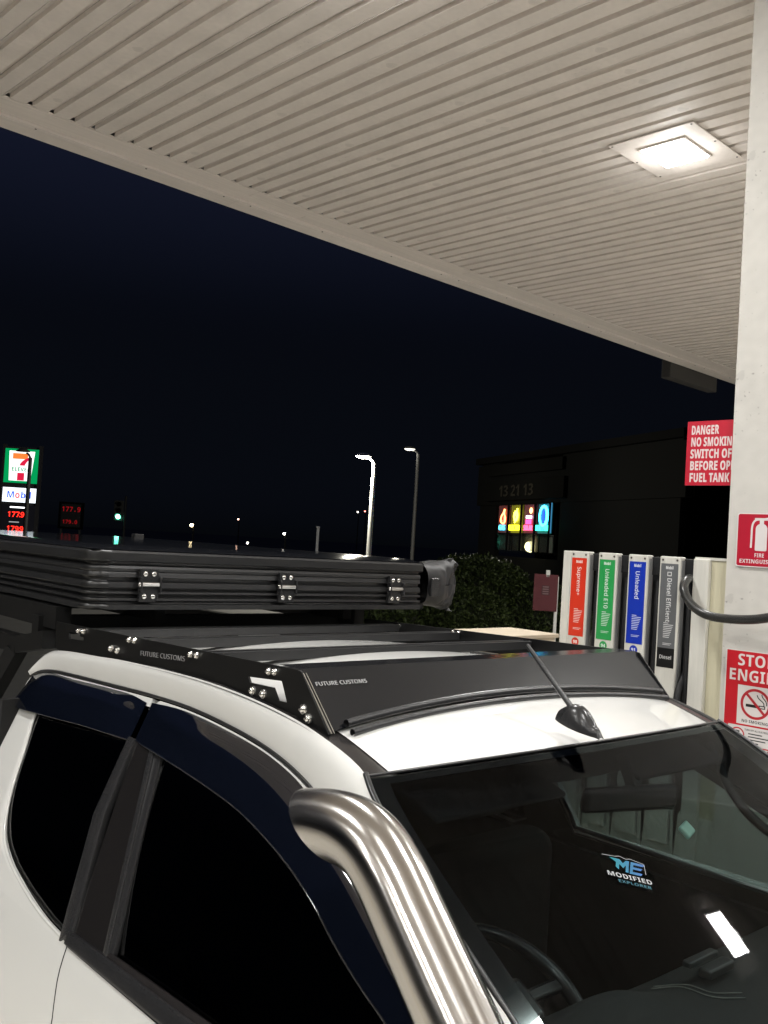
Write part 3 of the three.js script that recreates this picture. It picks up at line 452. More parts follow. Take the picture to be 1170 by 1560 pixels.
{ // cabin
  const dashY = (x, z) => 1.335 + 0.075 * Math.exp(-((x + 0.36) ** 2) / 0.035 - ((z - 0.53) ** 2) / 0.016) + 0.02 * Math.exp(-((x - 0.35) ** 2) / 0.09 - ((z - 0.6) ** 2) / 0.02) - 0.1 * Math.max(0, 0.5 - z) * (z < 0.5 ? 3 : 0);
  const dash = mesh('dash_mat', grid((u, v) => { const x = lerp(-0.70, 0.70, u), z = lerp(0.9, 0.40, v); return [x, dashY(x, z), z]; }, 60, 30), M.mat, car);
  mesh('stitch', tube([[-0.62, 0.44], [-0.60, 0.55], [-0.5, 0.66], [-0.36, 0.70], [-0.22, 0.66]].map(([x, z]) => [x, dashY(x, z) + 0.002, z]), 0.0012, 50, 5), M.stitch, dash);
  mesh('stitch', tube([[-0.10, 0.45], [-0.07, 0.5], [-0.055, 0.56], [0.0, 0.60]].map(([x, z]) => [x, dashY(x, z) + 0.002, z]), 0.0012, 40, 5), M.stitch, dash);
  mesh('stitch', tube([[-0.075, 0.44], [-0.048, 0.5], [-0.035, 0.55], [0.015, 0.585]].map(([x, z]) => [x, dashY(x, z) + 0.002, z]), 0.0012, 40, 5), M.stitch, dash);
  mesh('phone_holder', merge([rbox(0.11, 0.014, 0.02, 0.004, 0.0, 1.385, 0.50), rbox(0.10, 0.02, 0.03, 0.006, 0.03, 1.365, 0.52)]), std([0.05, 0.05, 0.05], 0.4), dash);
  const wheel = mesh('steering_wheel', new THREE.TorusGeometry(0.185, 0.017, 14, 60), M.plasticBlack, car); wheel.position.set(-0.335, 1.285, 0.27); wheel.rotation.x = -1.05;
  mesh('spokes', merge([rbox(0.34, 0.03, 0.02, 0.008), rbox(0.12, 0.1, 0.04, 0.015, 0, -0.01, 0.01), rbox(0.03, 0.17, 0.02, 0.008, 0, -0.09, 0)]), M.plasticBlack, wheel);
  for (const x of [-0.38, 0.38]) { const s = mesh('seat', merge([rbox(0.52, 0.66, 0.16, 0.07, x, 1.0, -0.42), rbox(0.52, 0.16, 0.5, 0.07, x, 0.66, -0.14)]), M.interior, car); mesh('headrest', rbox(0.26, 0.19, 0.11, 0.05, x, 1.47, -0.47), M.interior, s); }
  const mir = mesh('rear_view_mirror', rbox(0.26, 0.058, 0.03, 0.014), M.plasticBlack, car); mir.position.set(0.02, 1.662, 0.30); mir.rotation.set(0.15, -0.3, 0.03);
  mesh('mirror_stem', bar([0.03, 1.68, 0.30], [0.02, 1.755, 0.27], 0.02, 0.02), M.plasticBlack, car);
  const vis = mesh('sun_visor', rbox(0.40, 0.012, 0.16, 0.006), M.liner, car); vis.position.set(0.34, 1.70, 0.17); vis.rotation.x = 0.3;
  const vis2 = mesh('sun_visor', rbox(0.40, 0.012, 0.16, 0.006), M.liner, car); vis2.position.set(-0.34, 1.70, 0.17); vis2.rotation.x = 0.3;
  const gh = mesh('grab_handle', tube([[0.60, 1.70, 0.165], [0.585, 1.665, 0.20], [0.575, 1.60, 0.245], [0.578, 1.545, 0.30], [0.60, 1.495, 0.375], [0.62, 1.47, 0.42]], 0.013, 40, 10), M.plasticBlack, car);
  mesh('handle_mount', rbox(0.03, 0.045, 0.10, 0.008).rotateX(0.72).translate(0.607, 1.492, 0.39), M.plasticBlack, gh);
  // sticker on the windscreen
  const st = mesh('screen_sticker', new THREE.PlaneGeometry(0.106, 0.078), new THREE.MeshPhysicalMaterial({ map: canvasTex(340, 250, (c, w, h) => {
    c.clearRect(0, 0, w, h); const g = c.createLinearGradient(60, 0, 280, 0); g.addColorStop(0, '#3fb7c0'); g.addColorStop(1, '#5b8fd8'); c.fillStyle = g;
    c.save(); c.transform(1, 0, -0.2, 1, 20, 0); const P = (a) => { c.beginPath(); a.forEach(([x, y], i) => i ? c.lineTo(x, y) : c.moveTo(x, y)); c.closePath(); c.fill(); };
    P([[60, 30], [130, 30], [150, 58], [172, 30], [196, 30], [190, 60], [180, 128], [160, 128], [168, 72], [148, 100], [126, 72], [118, 118], [98, 100], [104, 60]]); P([[206, 30], [300, 30], [286, 52], [222, 52], [218, 70], [280, 70], [266, 90], [214, 90], [210, 110], [276, 110], [262, 132], [186, 132]]); c.restore();
    c.strokeStyle = '#e8ecef'; c.lineWidth = 4; c.beginPath(); c.moveTo(30, 22); c.lineTo(120, 14); c.lineTo(150, 4); c.lineTo(190, 18); c.lineTo(220, 8); c.lineTo(310, 26); c.lineTo(296, 110); c.stroke();
    c.fillStyle = '#e6eaec'; fitText(c, 'MODIFIED', 170, 182, 300, 48); c.fillStyle = '#4f8fa0'; fitText(c, 'EXPLORER', 190, 220, 220, 32);
  }), roughness: 0.4, color: lin(0.36, 0.36, 0.36), transparent: true, specularIntensity: 0.15 }), car);
  { const P = new THREE.Vector3(-0.342, 0, 0), X = new THREE.Vector3(0.083, -0.026, 0.045).normalize(), N = new THREE.Vector3(-0.06, Math.cos(RK), Math.sin(RK)).normalize(), Y = new THREE.Vector3().crossVectors(N, X).normalize(); X.crossVectors(Y, N); st.setRotationFromMatrix(new THREE.Matrix4().makeBasis(X, Y, N)); const a = -0.45, q = ws(a, 0.325, 0.0015); st.position.set(q[0], q[1], q[2]); }
}
{ // front end, tub, wheels: out of the photograph, kept simple
  const bonnet = (u, v) => { const a = u * 2 - 1, z = lerp(0.82, 1.95, v); return [a * lerp(0.82, 0.76, v), 1.30 - 0.16 * v * v + 0.05 * (1 - a * a) - 0.06 * a ** 6, z]; };
  mesh('bonnet', grid((u, v) => bonnet(1 - u, v), 20, 20), M.paint, car);
  for (const s of [1, -1]) { const g = grid((u, v) => { const z = lerp(0.485, 1.95, u), y = lerp(0.75, lerp(1.236, 1.14, Math.max(0, (z - 0.82) / 1.13)), v); return [SX(y) + 0.10 * Math.max(0, (z - 1.2)) ** 2, y, z]; }, 20, 12); mesh('fender', s > 0 ? g : mirrorX(g), M.paint, car); }
  mesh('front_bumper', rbox(1.7, 0.5, 0.25, 0.08, 0, 0.75, 1.95), M.plasticBlack, car);
  mesh('tub', merge([rbox(0.06, 0.55, 1.6, 0.02, -0.86, 0.98, -2.36), rbox(0.06, 0.55, 1.6, 0.02, 0.86, 0.98, -2.36), rbox(1.7, 0.55, 0.06, 0.02, 0, 0.98, -3.16), box(1.66, 0.04, 1.6, 0, 0.75, -2.36)]), M.paint, car);
  for (const [x, z] of [[-0.78, 1.35], [0.78, 1.35], [-0.78, -2.1], [0.78, -2.1]]) { const w = mesh('wheel', new THREE.TorusGeometry(0.27, 0.115, 14, 40).scale(1, 1, 1.05).rotateY(Math.PI / 2).translate(x, 0.385, z), M.rubber, car); mesh('rim', cyl(0.2, 0.2, 0.18, 28).rotateZ(Math.PI / 2).translate(x, 0.385, z), M.alu, w); }
}

const font = await new FontLoader().loadAsync('fonts/droid/droid_sans_bold.typeface.json');
const fontThin = await new FontLoader().loadAsync('fonts/droid/droid_sans_regular.typeface.json');
const thin = (s, size, depth) => { const g = new TextGeometry(s, { font: fontThin, size, depth, curveSegments: 3 }); g.computeBoundingBox(); return g.translate(-g.boundingBox.min.x, 0, 0); };
const words = (s, size, depth) => { const g = new TextGeometry(s, { font, size, depth, curveSegments: 3 }); g.computeBoundingBox(); return g.translate(-g.boundingBox.min.x, 0, 0); };
// ---------------------------------------------------------------- roof rack
{
  const r = thing('roof_rack', 'black powder coated roof rack with a wind deflector on the white cab roof', 'roof rack', VEH, TV);
  const topY = (z) => 1.893 + (z + 1.335) * 0.0212;
  const outline = [[-1.345, 1.893], [-0.105, topY(-0.105)], [-0.09, 1.917], [0.013, 1.806], [0.006, 1.798]]; for (const z of [-0.1, -0.226, -0.4, -0.506, -0.7, -0.848, -1.1, -1.3]) outline.push([z, yd(z) + 0.002]); outline.push([-1.345, 1.815]);
  const hook = [[-0.285, 1.879], [-0.276, 1.866], [-0.186, 1.8685], [-0.166, 1.8435], [-0.133, 1.845], [-0.157, 1.8885]], slot = [[-1.25, 1.872], [-1.15, 1.876], [-1.145, 1.858], [-1.245, 1.852]];
  const plate = (s) => { const sh = shapeOf(outline); for (const h of s < 0 ? [hook, slot] : [slot]) sh.holes.push(new THREE.Path(h.map((p) => new THREE.Vector2(...p)))); const g = new THREE.ExtrudeGeometry(sh, { depth: 0.004, bevelEnabled: true, bevelSize: 0.0006, bevelThickness: 0.0006, bevelSegments: 1 }); return g.rotateY(-Math.PI / 2).translate(s < 0 ? -0.622 : 0.634, 0, 0); };
  const pr = mesh('side_plate', plate(-1), M.rack, r), pl = mesh('side_plate', plate(1), M.rack, r);
  const bolt = (x, y, z, s, big, par) => mesh('bolt', merge([cyl(big ? 0.0105 : 0.0085, big ? 0.0115 : 0.009, 0.004, 18).translate(0, 0.002, 0), new THREE.SphereGeometry(big ? 0.0078 : 0.0068, 14, 8).scale(1, 0.75, 1).translate(0, 0.005, 0), cyl(0.003, 0.003, 0.003, 6).translate(0, 0.0105, 0)]).rotateZ(s < 0 ? Math.PI / 2 : -Math.PI / 2).translate(x, y, z), M.chrome, par);
  for (const [y, z] of [[1.883, -1.176], [1.885, -1.143], [1.894, -0.858], [1.895, -0.828], [1.896, -0.535], [1.897, -0.507], [1.902, -0.203], [1.904, -0.181]]) { bolt(-0.6272, y, z, -1, false, pr); bolt(0.6292, y, z, -1, false, pl); }
  for (const [y, z] of [[1.858, -0.962], [1.857, -0.922], [1.851, -0.261], [1.850, -0.219], [1.842, -0.072], [1.826, -0.053]]) bolt(-0.6272, y, z, -1, true, pr);
  for (const z of [-1.16, -0.845, -0.52, -0.19]) {
    const sec = new THREE.Shape([[-0.024, 0.004], [0.024, 0.004], [0.024, 0.012], [0.020, 0.015], [0.024, 0.018], [0.024, 0.026], [0.008, 0.026], [0.008, 0.016], [-0.008, 0.016], [-0.008, 0.026], [-0.024, 0.026]].map((p) => new THREE.Vector2(...p)));
    mesh('cross_bar', new THREE.ExtrudeGeometry(sec, { depth: 1.244, bevelEnabled: true, bevelSize: 0.0012, bevelThickness: 0.001, bevelSegments: 1 }).rotateY(Math.PI / 2).translate(-0.62, topY(z) - 0.034, z), M.anod, r);
  }
  for (const [x, z] of [[0.40, -0.645], [-0.1, -1.0]]) mesh('spacer_block', rbox(0.16, 0.02, 0.03, 0.003, x, topY(z) - 0.03, z), M.alu, r);
  // deflector: folded plate with a curved lower edge and rubber edging
  const crown = (x) => 1.799 + 0.034 * (1 - (x / 0.62) ** 2) + 0.009, dz = (y) => -0.105 + (1.921 - y) * 1.0;
  const df = mesh('wind_deflector', grid((u, v) => { const x = lerp(-0.621, 0.633, u), y = lerp(crown(x), 1.921, v); return [x, y, dz(y)]; }, 40, 8), M.deflector, r);
  mesh('top_fold', grid((u, v) => { const x = lerp(-0.621, 0.633, u); return [x, 1.9212 - 0.0012 * v, -0.105 - 0.075 * v]; }, 4, 2), M.deflector, df);
  const arc = (off, dy) => Array.from({ length: 31 }, (_, i) => { const x = lerp(-0.575, 0.60, i / 30), y = crown(x) + dy; return [x, y + 0.006, dz(y) + 0.007 + off]; });
  mesh('rubber_edging', tube(arc(0.0, 0.004), 0.0085, 80, 10), M.rubber, df); mesh('rubber_edging', tube(arc(0.006, -0.011), 0.0075, 80, 10), M.rubber, df);
  for (const o of [0, 0.007]) mesh('bare_metal_edge', bar([-0.623 + o, 1.914, -0.088], [-0.623 + o, 1.807, 0.019], 0.0022, 0.003), M.chrome, df);
  const txt = thin('FUTURE CUSTOMS', 0.0098, 0.0012); txt.scale(1.28, 1, 1).rotateX(-Math.PI / 4).translate(-0.598, 1.8885, -0.0712);
  mesh('cut_lettering', txt, std([0.36, 0.36, 0.36], 0.5), df);
  const t2 = thin('FUTURE CUSTOMS', 0.0125, 0.0012); t2.scale(1.62, 1, 1).rotateZ(0.065).rotateY(-Math.PI / 2).translate(-0.6278, 1.861, -0.79);
  mesh('cut_lettering', t2, std([0.2, 0.2, 0.2], 0.5), pr);
}

// ---------------------------------------------------------------- rooftop tent on its frame
const TX0 = -0.592, TX1 = 0.835, TZ0 = -1.2, TZ1 = -3.66, TB = 1.943, TT = 2.128;
{
  const t = thing('rooftop_tent', 'closed black hard shell rooftop tent with ribbed aluminium sides behind the rack', 'rooftop tent', VEH, TV);
  const prof = [[-0.012, 2.1285], [0.010, 2.124], [0.014, 2.118], [0.014, 2.094], [0.009, 2.090], [-0.010, 2.089], [-0.012, 2.080], [-0.001, 2.078], [0.002, 2.070], [0.001, 2.062], [-0.003, 2.060], [0.000, 2.055], [0.002, 2.044], [-0.010, 2.042], [-0.012, 2.030], [0.002, 2.028], [0.004, 2.012], [0.001, 2.008], [-0.009, 2.007], [-0.009, 2.000], [0.005, 1.999], [0.006, 1.993], [0.002, 1.990], [-0.011, 1.989], [-0.011, 1.980], [0.006, 1.979], [0.007, 1.972], [0.002, 1.969], [-0.008, 1.968], [-0.006, 1.962], [0.010, 1.960], [0.010, 1.944], [-0.02, 1.942]];
  const rail = (L) => { const pos = [], ix = [], uv = []; let n = 0; for (let i = 0; i + 1 < prof.length; i++) { const [a, b] = prof[i], [c, d] = prof[i + 1]; pos.push(0, b, a, 0, d, c, L, b, a, L, d, c); uv.push(0, i, 0, i + 1, L * 4, i, L * 4, i + 1); ix.push(n, n + 1, n + 3, n, n + 3, n + 2); n += 4; } const g = new THREE.BufferGeometry(); g.setAttribute('position', new THREE.Float32BufferAttribute(pos, 3)); g.setAttribute('uv', new THREE.Float32BufferAttribute(uv, 2)); g.setIndex(ix); g.computeVertexNormals(); return g; };
  const W = TX1 - TX0, D = TZ0 - TZ1, cc = 0.055;
  mesh('side_rail', rail(W - 2 * cc).translate(TX0 + cc, 0, TZ0), M.anod, t);
  mesh('side_rail', rail(D - 2 * cc).rotateY(-Math.PI / 2).translate(TX0, 0, TZ1 + cc), M.anod, t);
  mesh('side_rail', rail(W - 2 * cc).rotateY(Math.PI).translate(TX1 - cc, 0, TZ1), M.anod, t);
  mesh('side_rail', rail(D - 2 * cc).rotateY(Math.PI / 2).translate(TX1, 0, TZ0 - cc), M.anod, t);
  for (const [x, z, a] of [[TX0, TZ0, 0], [TX1, TZ0, 1], [TX1, TZ1, 2], [TX0, TZ1, 3]]) {
    const g = grid((u, v) => { const k = v * (prof.length - 1), i = Math.min(prof.length - 2, Math.floor(k)), f = k - i, o = lerp(prof[i][0], prof[i + 1][0], f) * 0.8 + 0.0035, y = lerp(prof[i][1], prof[i + 1][1], f); const th = u * Math.PI / 2, rr = cc + o; return [-Math.pow(Math.sin(Math.PI / 2 - th), 0.7) * rr, y, Math.pow(Math.sin(th), 0.7) * rr]; }, 8, (prof.length - 1) * 2);
    const cap = mesh('corner_cap', g, M.capBlack, t); const sx = [1, -1, -1, 1][a], sz = [1, 1, -1, -1][a];
    cap.geometry = cap.geometry.clone().rotateY([0, -Math.PI / 2, Math.PI, Math.PI / 2][a]); cap.position.set(x + sx * cc, 0, z - sz * cc);
    if (a === 0) for (let k = 0; k < 3; k++) for (let q = 0; q < 3; q++) mesh('corner_screw', new THREE.SphereGeometry(0.0035, 8, 6).translate(-0.046 + 0.01 * q, 2.075 - 0.052 * k, 0.046 - 0.002 + 0.006 * q - 0.004), M.chrome, cap);
  }
  mesh('lid', grid((u, v) => { const a = u * 2 - 1, b = v * 2 - 1; return [lerp(TX0 - 0.006, TX1 + 0.006, u), 2.1275 + 0.012 * Math.min(1, (1 - a ** 4) * 4) * Math.min(1, (1 - b ** 4) * 4), lerp(TZ0 + 0.006, TZ1 - 0.006, v)]; }, 24, 24), std([0.016, 0.016, 0.017], 0.09, 0, { clearcoat: 0.5, clearcoatRoughness: 0.05 }), t);
  mesh('floor_panel', box(W - 0.03, 0.02, D - 0.03, (TX0 + TX1) / 2, 1.955, (TZ0 + TZ1) / 2), M.frameBlack, t);
  mesh('corner_clip', rbox(0.06, 0.03, 0.05, 0.006, TX1 - 0.03, 2.145, TZ1 + 0.03), M.plasticBlack, t);
  for (const x of [-0.408, 0.12, 0.633]) {
    const plate = new THREE.Shape([[-0.03, -0.05], [0.024, -0.05], [0.034, -0.03], [0.034, 0.0], [0.042, 0.004], [0.034, 0.012], [0.028, 0.05], [-0.03, 0.05]].map((p) => new THREE.Vector2(...p)));
    const h = mesh('hinge', new THREE.ExtrudeGeometry(plate, { depth: 0.012, bevelEnabled: true, bevelSize: 0.0015, bevelThickness: 0.0015, bevelSegments: 1 }).translate(x, 2.02, TZ0 + 0.006), M.plasticBlack, t);
    mesh('hinge_pin', cyl(0.007, 0.007, 0.058, 14).rotateZ(Math.PI / 2).translate(x, 2.0235, TZ0 + 0.026), M.alu, h);
    mesh('hinge_ear', rbox(0.006, 0.05, 0.024, 0.003, x - 0.032, 2.022, TZ0 + 0.022), M.plasticBlack, h); mesh('hinge_ear', rbox(0.006, 0.05, 0.024, 0.003, x + 0.034, 2.022, TZ0 + 0.022), M.plasticBlack, h);
    mesh('hinge_nut', new THREE.SphereGeometry(0.0085, 12, 8).scale(0.7, 1, 1).translate(x - 0.037, 2.0235, TZ0 + 0.026), M.chrome, h);
    for (const [a, b] of [[-0.016, 0.036], [0.014, 0.036], [-0.016, -0.034], [0.014, -0.034]]) mesh('hinge_bolt', new THREE.SphereGeometry(0.0088, 14, 10).scale(1, 1, 0.6).translate(x + a, 2.02 + b, TZ0 + 0.0205), M.chrome, h);
  }
  mesh('mount_rail', box(0.04, 0.045, D - 0.2, -0.3, 1.92, (TZ0 + TZ1) / 2), M.frameBlack, t); mesh('mount_rail', box(0.04, 0.045, D - 0.2, 0.5, 1.92, (TZ0 + TZ1) / 2), M.frameBlack, t);
}
{ // fabric sleeve of the awning at the far end of the tent
  const a = thing('awning_bag', 'creased black vinyl awning bag strapped to the right end of the tent', 'bag', VEH, TV);
  const g = grid((u, v) => {
    const th = u * 2 * Math.PI, e = Math.max(0, (v - 0.25) / 0.75), cz = lerp(1, 0.16, e ** 1.6), cy = 0.086 + 0.012 * e;
    const sq = (c) => Math.sign(c) * Math.pow(Math.abs(c), 0.55); let z = -1.335 + sq(Math.cos(th)) * 0.115 * cz + 0.04 * e * e, y = 2.038 + sq(Math.sin(th)) * cy;
    const n = noise.noise(v * 3.1, u * 7, 3.3) * 0.022 * (0.3 + e) + Math.abs(noise.noise(v * 5, u * 9, 9.1)) * -0.034 * e; z += n * Math.sign(Math.cos(th)); y += 0.012 * e * e * Math.sin(th * 1) + noise.noise(v * 4, u * 5, 1.7) * 0.012 * e;
    return [lerp(0.845, 1.062 + 0.012 * Math.sin(th * 2 + 1), v), y, z];
  }, 72, 40);
  mesh('sleeve', g, M.canvas, a);
  mesh('buckle_plate', rbox(0.045, 0.075, 0.012, 0.004, 0.868, 2.03, -1.205), M.plasticBlack, a);
  mesh('end_seam', tube([[1.06, 1.955, -1.315], [1.078, 2.0, -1.305], [1.082, 2.05, -1.30], [1.066, 2.10, -1.305], [1.055, 2.14, -1.31]], 0.005, 30, 8), M.canvas, a);
  mesh('back_sleeve', rbox(0.2, 0.17, 2.0, 0.05, 0.945, 2.035, -2.5), M.canvas, a);
}
{ // steel frame over the tub that carries the tent
  const f = thing('tub_frame', 'black steel frame rising behind the cab under the rooftop tent', 'frame', VEH, TV);
  for (const s of [-0.62, 0.66]) {
    mesh('side_rail', merge([bar([s, 1.832, -1.40], [s, 1.79, -1.62], 0.05, 0.055), bar([s, 1.79, -1.62], [s, 1.775, -3.4], 0.05, 0.055)]), M.frameBlack, f);
    for (const [a, b] of [[-1.66, -1.95], [-3.3, -3.0]]) mesh('leg', bar([s, 1.77, a], [s * 1.25, 1.2, b], 0.06, 0.045), M.frameBlack, f);
  }
  for (const z of [-1.5, -2.4, -3.3]) mesh('cross_member', box(1.3, 0.06, 0.05, 0.02, 1.868, z), M.frameBlack, f);
  mesh('top_rail', box(0.05, 0.07, 2.2, -0.59, 1.9, -2.48), M.frameBlack, f); mesh('top_rail', box(0.05, 0.07, 2.2, 0.63, 1.9, -2.48), M.frameBlack, f);
}

// ---------------------------------------------------------------- street beyond: lamps, sign pylon, shop, shrubs
function streetLamp(label, x, z, top, armTo, lit, power, dark = false, color = [1, 0.95, 0.8]) {
  const t = thing('street_lamp', label, 'street lamp', [x, 0, z], 0), pm = dark === 2 ? M.poleGrey : dark ? M.poleDark : M.pole;
  mesh('pole', cyl(0.065, 0.09, top, 16).translate(0, top / 2, 0), pm, t);
  mesh('base_plate', cyl(0.14, 0.16, 0.12, 16).translate(0, 0.06, 0), pm, t);
  mesh('arm', tube([[0, top - 0.02, 0], [-0.04, top + 0.06, 0], [armTo * 0.5, top + 0.12, 0.02], [armTo, top + 0.16, 0.05]], 0.04, 16, 8), pm, t);
  const h = mesh('lamp_head', new THREE.SphereGeometry(0.2, 20, 10, 0, 2 * Math.PI, 0, Math.PI / 2).scale(1.3, 0.6, 0.8).translate(armTo - 0.12, top + 0.2, 0.05), pm, t);
  if (lit) {
    mesh('lamp_lens', new THREE.SphereGeometry(0.17, 20, 10).scale(1.3, 0.36, 0.85).translate(armTo - 0.12, top + 0.19, 0.06), glow(...color, lit), h);
    if (power) { const l = new THREE.PointLight(lin(...color), power); l.position.set(armTo - 0.2, top + 0.05, 0.14); l.castShadow = true; l.shadow.radius = 6; t.add(l); }
  }
  return t;
}
streetLamp('lit street lamp with pale pole standing above the middle of the tent', -0.40, -30, 4.66, -0.24, 16, 110);
streetLamp('dim grey street lamp farther away, right of the bright lamp', 1.29, -40, 5.98, -0.25, 1.1, 1.2, 2);
streetLamp('unlit black street lamp standing in front of the illuminated pylon sign', -13.12, -35, 4.5, -0.15, 0, 0, true);
{
  const t = thing('price_board', 'separate dim price board with faint red digits right of the pylon sign', 'sign', [-15.1, 0, -46]);
  mesh('posts', merge([box(0.08, 2.4, 0.08, -0.45, 1.2, -0.1), box(0.08, 2.4, 0.08, 0.45, 1.2, -0.1)]), M.poleDark, t);
  const b = mesh('board', box(1.2, 1.3, 0.1, 0, 2.55, -0.06), M.facadeDark, t);
  mesh('digits', new THREE.PlaneGeometry(0.95, 1.1).translate(0, 2.55, 0), new THREE.MeshStandardMaterial({ color: 0x030303, roughness: 0.6, emissive: 0xffffff, emissiveIntensity: 0.11, emissiveMap: canvasTex(240, 280, (x) => { x.fillStyle = '#020202'; x.fillRect(0, 0, 240, 280); x.fillStyle = '#ff1626'; x.font = 'bold 78px monospace'; x.fillText('177.9', 4, 90); x.font = 'bold 62px monospace'; x.fillText('179.0', 20, 240); }) }), b);
}
function farLamp(label, x, y, z, r, c, k, poleH = y) { r *= 0.62; k *= 0.7;
  const t = thing('far_lamp', label, 'lamp', [x, 0, z]);
  mesh('pole', cyl(0.06, 0.08, poleH, 8).translate(r * 1.1, poleH / 2, 0), M.poleDark, t);
  mesh('hood', new THREE.SphereGeometry(r * 1.2, 12, 6, 0, 7, 0, 1.5).scale(1, 0.5, 1).translate(0, y + r * 0.7, 0), M.poleDark, t);
  mesh('bulb', new THREE.SphereGeometry(r, 14, 10).translate(0, y, 0), glow(...c, k), t); return t;
}
farLamp('yellowish distant lamp on a pole, left of the middle hinge', -16.06, 2.63, -80, 0.24, [1, 0.8, 0.45], 9);
farLamp('small orange distant lamp high over the tent, right of the yellowish lamp', -18.28, 3.95, -120, 0.18, [1, 0.6, 0.45], 3);
farLamp('tiny white distant lamp touching the tent top edge', -8.46, 1.62, -60, 0.11, [1, 0.95, 0.85], 8);
farLamp('round white distant lamp left of the short white post', -7.22, 2.37, -70, 0.15, [1, 0.97, 0.85], 9);
farLamp('pale distant lamp just left of the bright street lamp pole', -4.13, 6.68, -150, 0.22, [1, 0.9, 0.8], 3);
farLamp('reddish distant lamp touching the bright street lamp pole', -3.0, 6.86, -150, 0.2, [1, 0.25, 0.2], 3);
{
  const t = thing('traffic_light', 'traffic light showing green on a dark pole across the road', 'traffic light', [-16.71, 0, -60]);
  mesh('pole', cyl(0.07, 0.09, 4.1, 10).translate(0.42, 2.05, 0), M.poleDark, t);
  mesh('backboard', rbox(0.62, 1.3, 0.06, 0.03, 0, 3.15, -0.04), std([0.03, 0.032, 0.03], 0.7), t);
  [[3.55, 0], [3.16, 0], [2.77, 1]].forEach(([y, on]) => { const l = mesh('signal_lens', cyl(0.14, 0.14, 0.05, 20).rotateX(Math.PI / 2).translate(0, y, 0.03), on ? glow(0.15, 1, 0.62, 7) : M.facadeDark, t); mesh('hood', new THREE.CylinderGeometry(0.17, 0.17, 0.2, 16, 1, true, Math.PI / 2, Math.PI).rotateX(Math.PI / 2).translate(0, y, 0.1), M.poleDark, l); });
}
{
  const t = thing('white_post', 'short white square post rising beyond the tent beside the bright street lamp', 'post', [-1.36, 0, -20]);
  mesh('shaft', rbox(0.055, 2.42, 0.055, 0.008, 0, 1.21, 0), std([0.7, 0.7, 0.68], 0.5), t); mesh('cap', rbox(0.075, 0.03, 0.075, 0.008, 0, 2.43, 0), std([0.7, 0.7, 0.68], 0.5), t);
}
{ // pylon sign of the fuel station
  const t = thing('pylon_sign', 'tall illuminated station sign with a convenience store logo above red fuel prices', 'sign', [-17.27, 0, -45]);
  mesh('frame', merge([box(0.1, 5.75, 0.3, -0.86, 2.87, -0.1), box(0.1, 5.75, 0.3, 0.86, 2.87, -0.1), box(1.7, 5.6, 0.1, 0, 2.85, -0.2)]), std([0.03, 0.03, 0.033], 0.6), t);
  const panel = (name, y, w, h, tex, k) => { const p = mesh(name, rbox(w, h, 0.12, 0.02, 0, y, -0.06), M.facadeDark, t); mesh('lit_face', new THREE.PlaneGeometry(w, h).translate(0, y, 0.0025), new THREE.MeshStandardMaterial({ color: 0x0a0a0a, roughness: 0.35, emissive: 0xffffff, emissiveIntensity: k, emissiveMap: tex }), p); };
  panel('store_logo_panel', 4.74, 1.6, 1.62, canvasTex(400, 400, (x) => {
    x.fillStyle = '#00713c'; x.fillRect(0, 0, 400, 400); x.fillStyle = '#dfe3e2'; x.beginPath(); x.moveTo(48, 26); x.lineTo(352, 26); x.lineTo(318, 374); x.lineTo(62, 374); x.fill();
    x.fillStyle = '#e0632a'; x.fillRect(92, 52, 180, 68); x.fillStyle = '#a31530'; x.beginPath(); x.moveTo(238, 120); x.bezierCurveTo(270, 100, 300, 90, 318, 96); x.bezierCurveTo(280, 130, 250, 160, 240, 196); x.lineTo(176, 196); x.bezierCurveTo(184, 166, 205, 140, 238, 120); x.fill(); x.fillRect(158, 280, 84, 90);
    x.fillStyle = '#00713c'; fitText(x, 'ELEVEn', 198, 262, 226, 64);
  }), 0.75);
  panel('fuel_brand_panel', 3.36, 1.58, 0.68, canvasTex(400, 170, (x) => { x.fillStyle = '#dfe6ee'; x.fillRect(0, 0, 400, 170); x.font = 'bold 110px sans-serif'; x.fillStyle = '#1a3fae'; x.fillText('M', 46, 122); x.fillText('bil', 214, 122); x.fillStyle = '#d8232a'; x.fillText('o', 146, 122); }), 0.8);
  panel('price_panel', 2.2, 1.58, 1.4, canvasTex(400, 360, (x) => { x.fillStyle = '#030304'; x.fillRect(0, 0, 400, 360); x.fillStyle = '#dddddd'; x.fillRect(100, 24, 190, 16); x.fillStyle = '#555'; x.fillRect(100, 206, 120, 12); x.fillStyle = '#ff2418'; x.font = 'bold 84px monospace'; const seg = (w, X, Y) => { x.fillText(w.slice(0, 3), X, Y); x.fillRect(X + 146, Y - 12, 12, 12); x.fillText(w.slice(3), X + 156, Y); }; seg('1779', 74, 148); seg('1799', 74, 322); }), 1.6);
  panel('grade_panel', 1.05, 1.58, 0.8, canvasTex(400, 200, (x) => { x.fillStyle = '#b9c4e0'; x.fillRect(0, 0, 400, 200); x.fillStyle = '#4060b0'; for (let i = 0; i < 4; i++) { x.fillRect(20 + i * 66, 30, 44, 56); x.fillRect(30 + i * 66, 110, 44, 50); } x.fillStyle = '#e9925a'; x.fillRect(180, 20, 90, 160); x.fillStyle = '#e8e8e8'; x.fillRect(310, 20, 70, 160); }), 0.9);
}
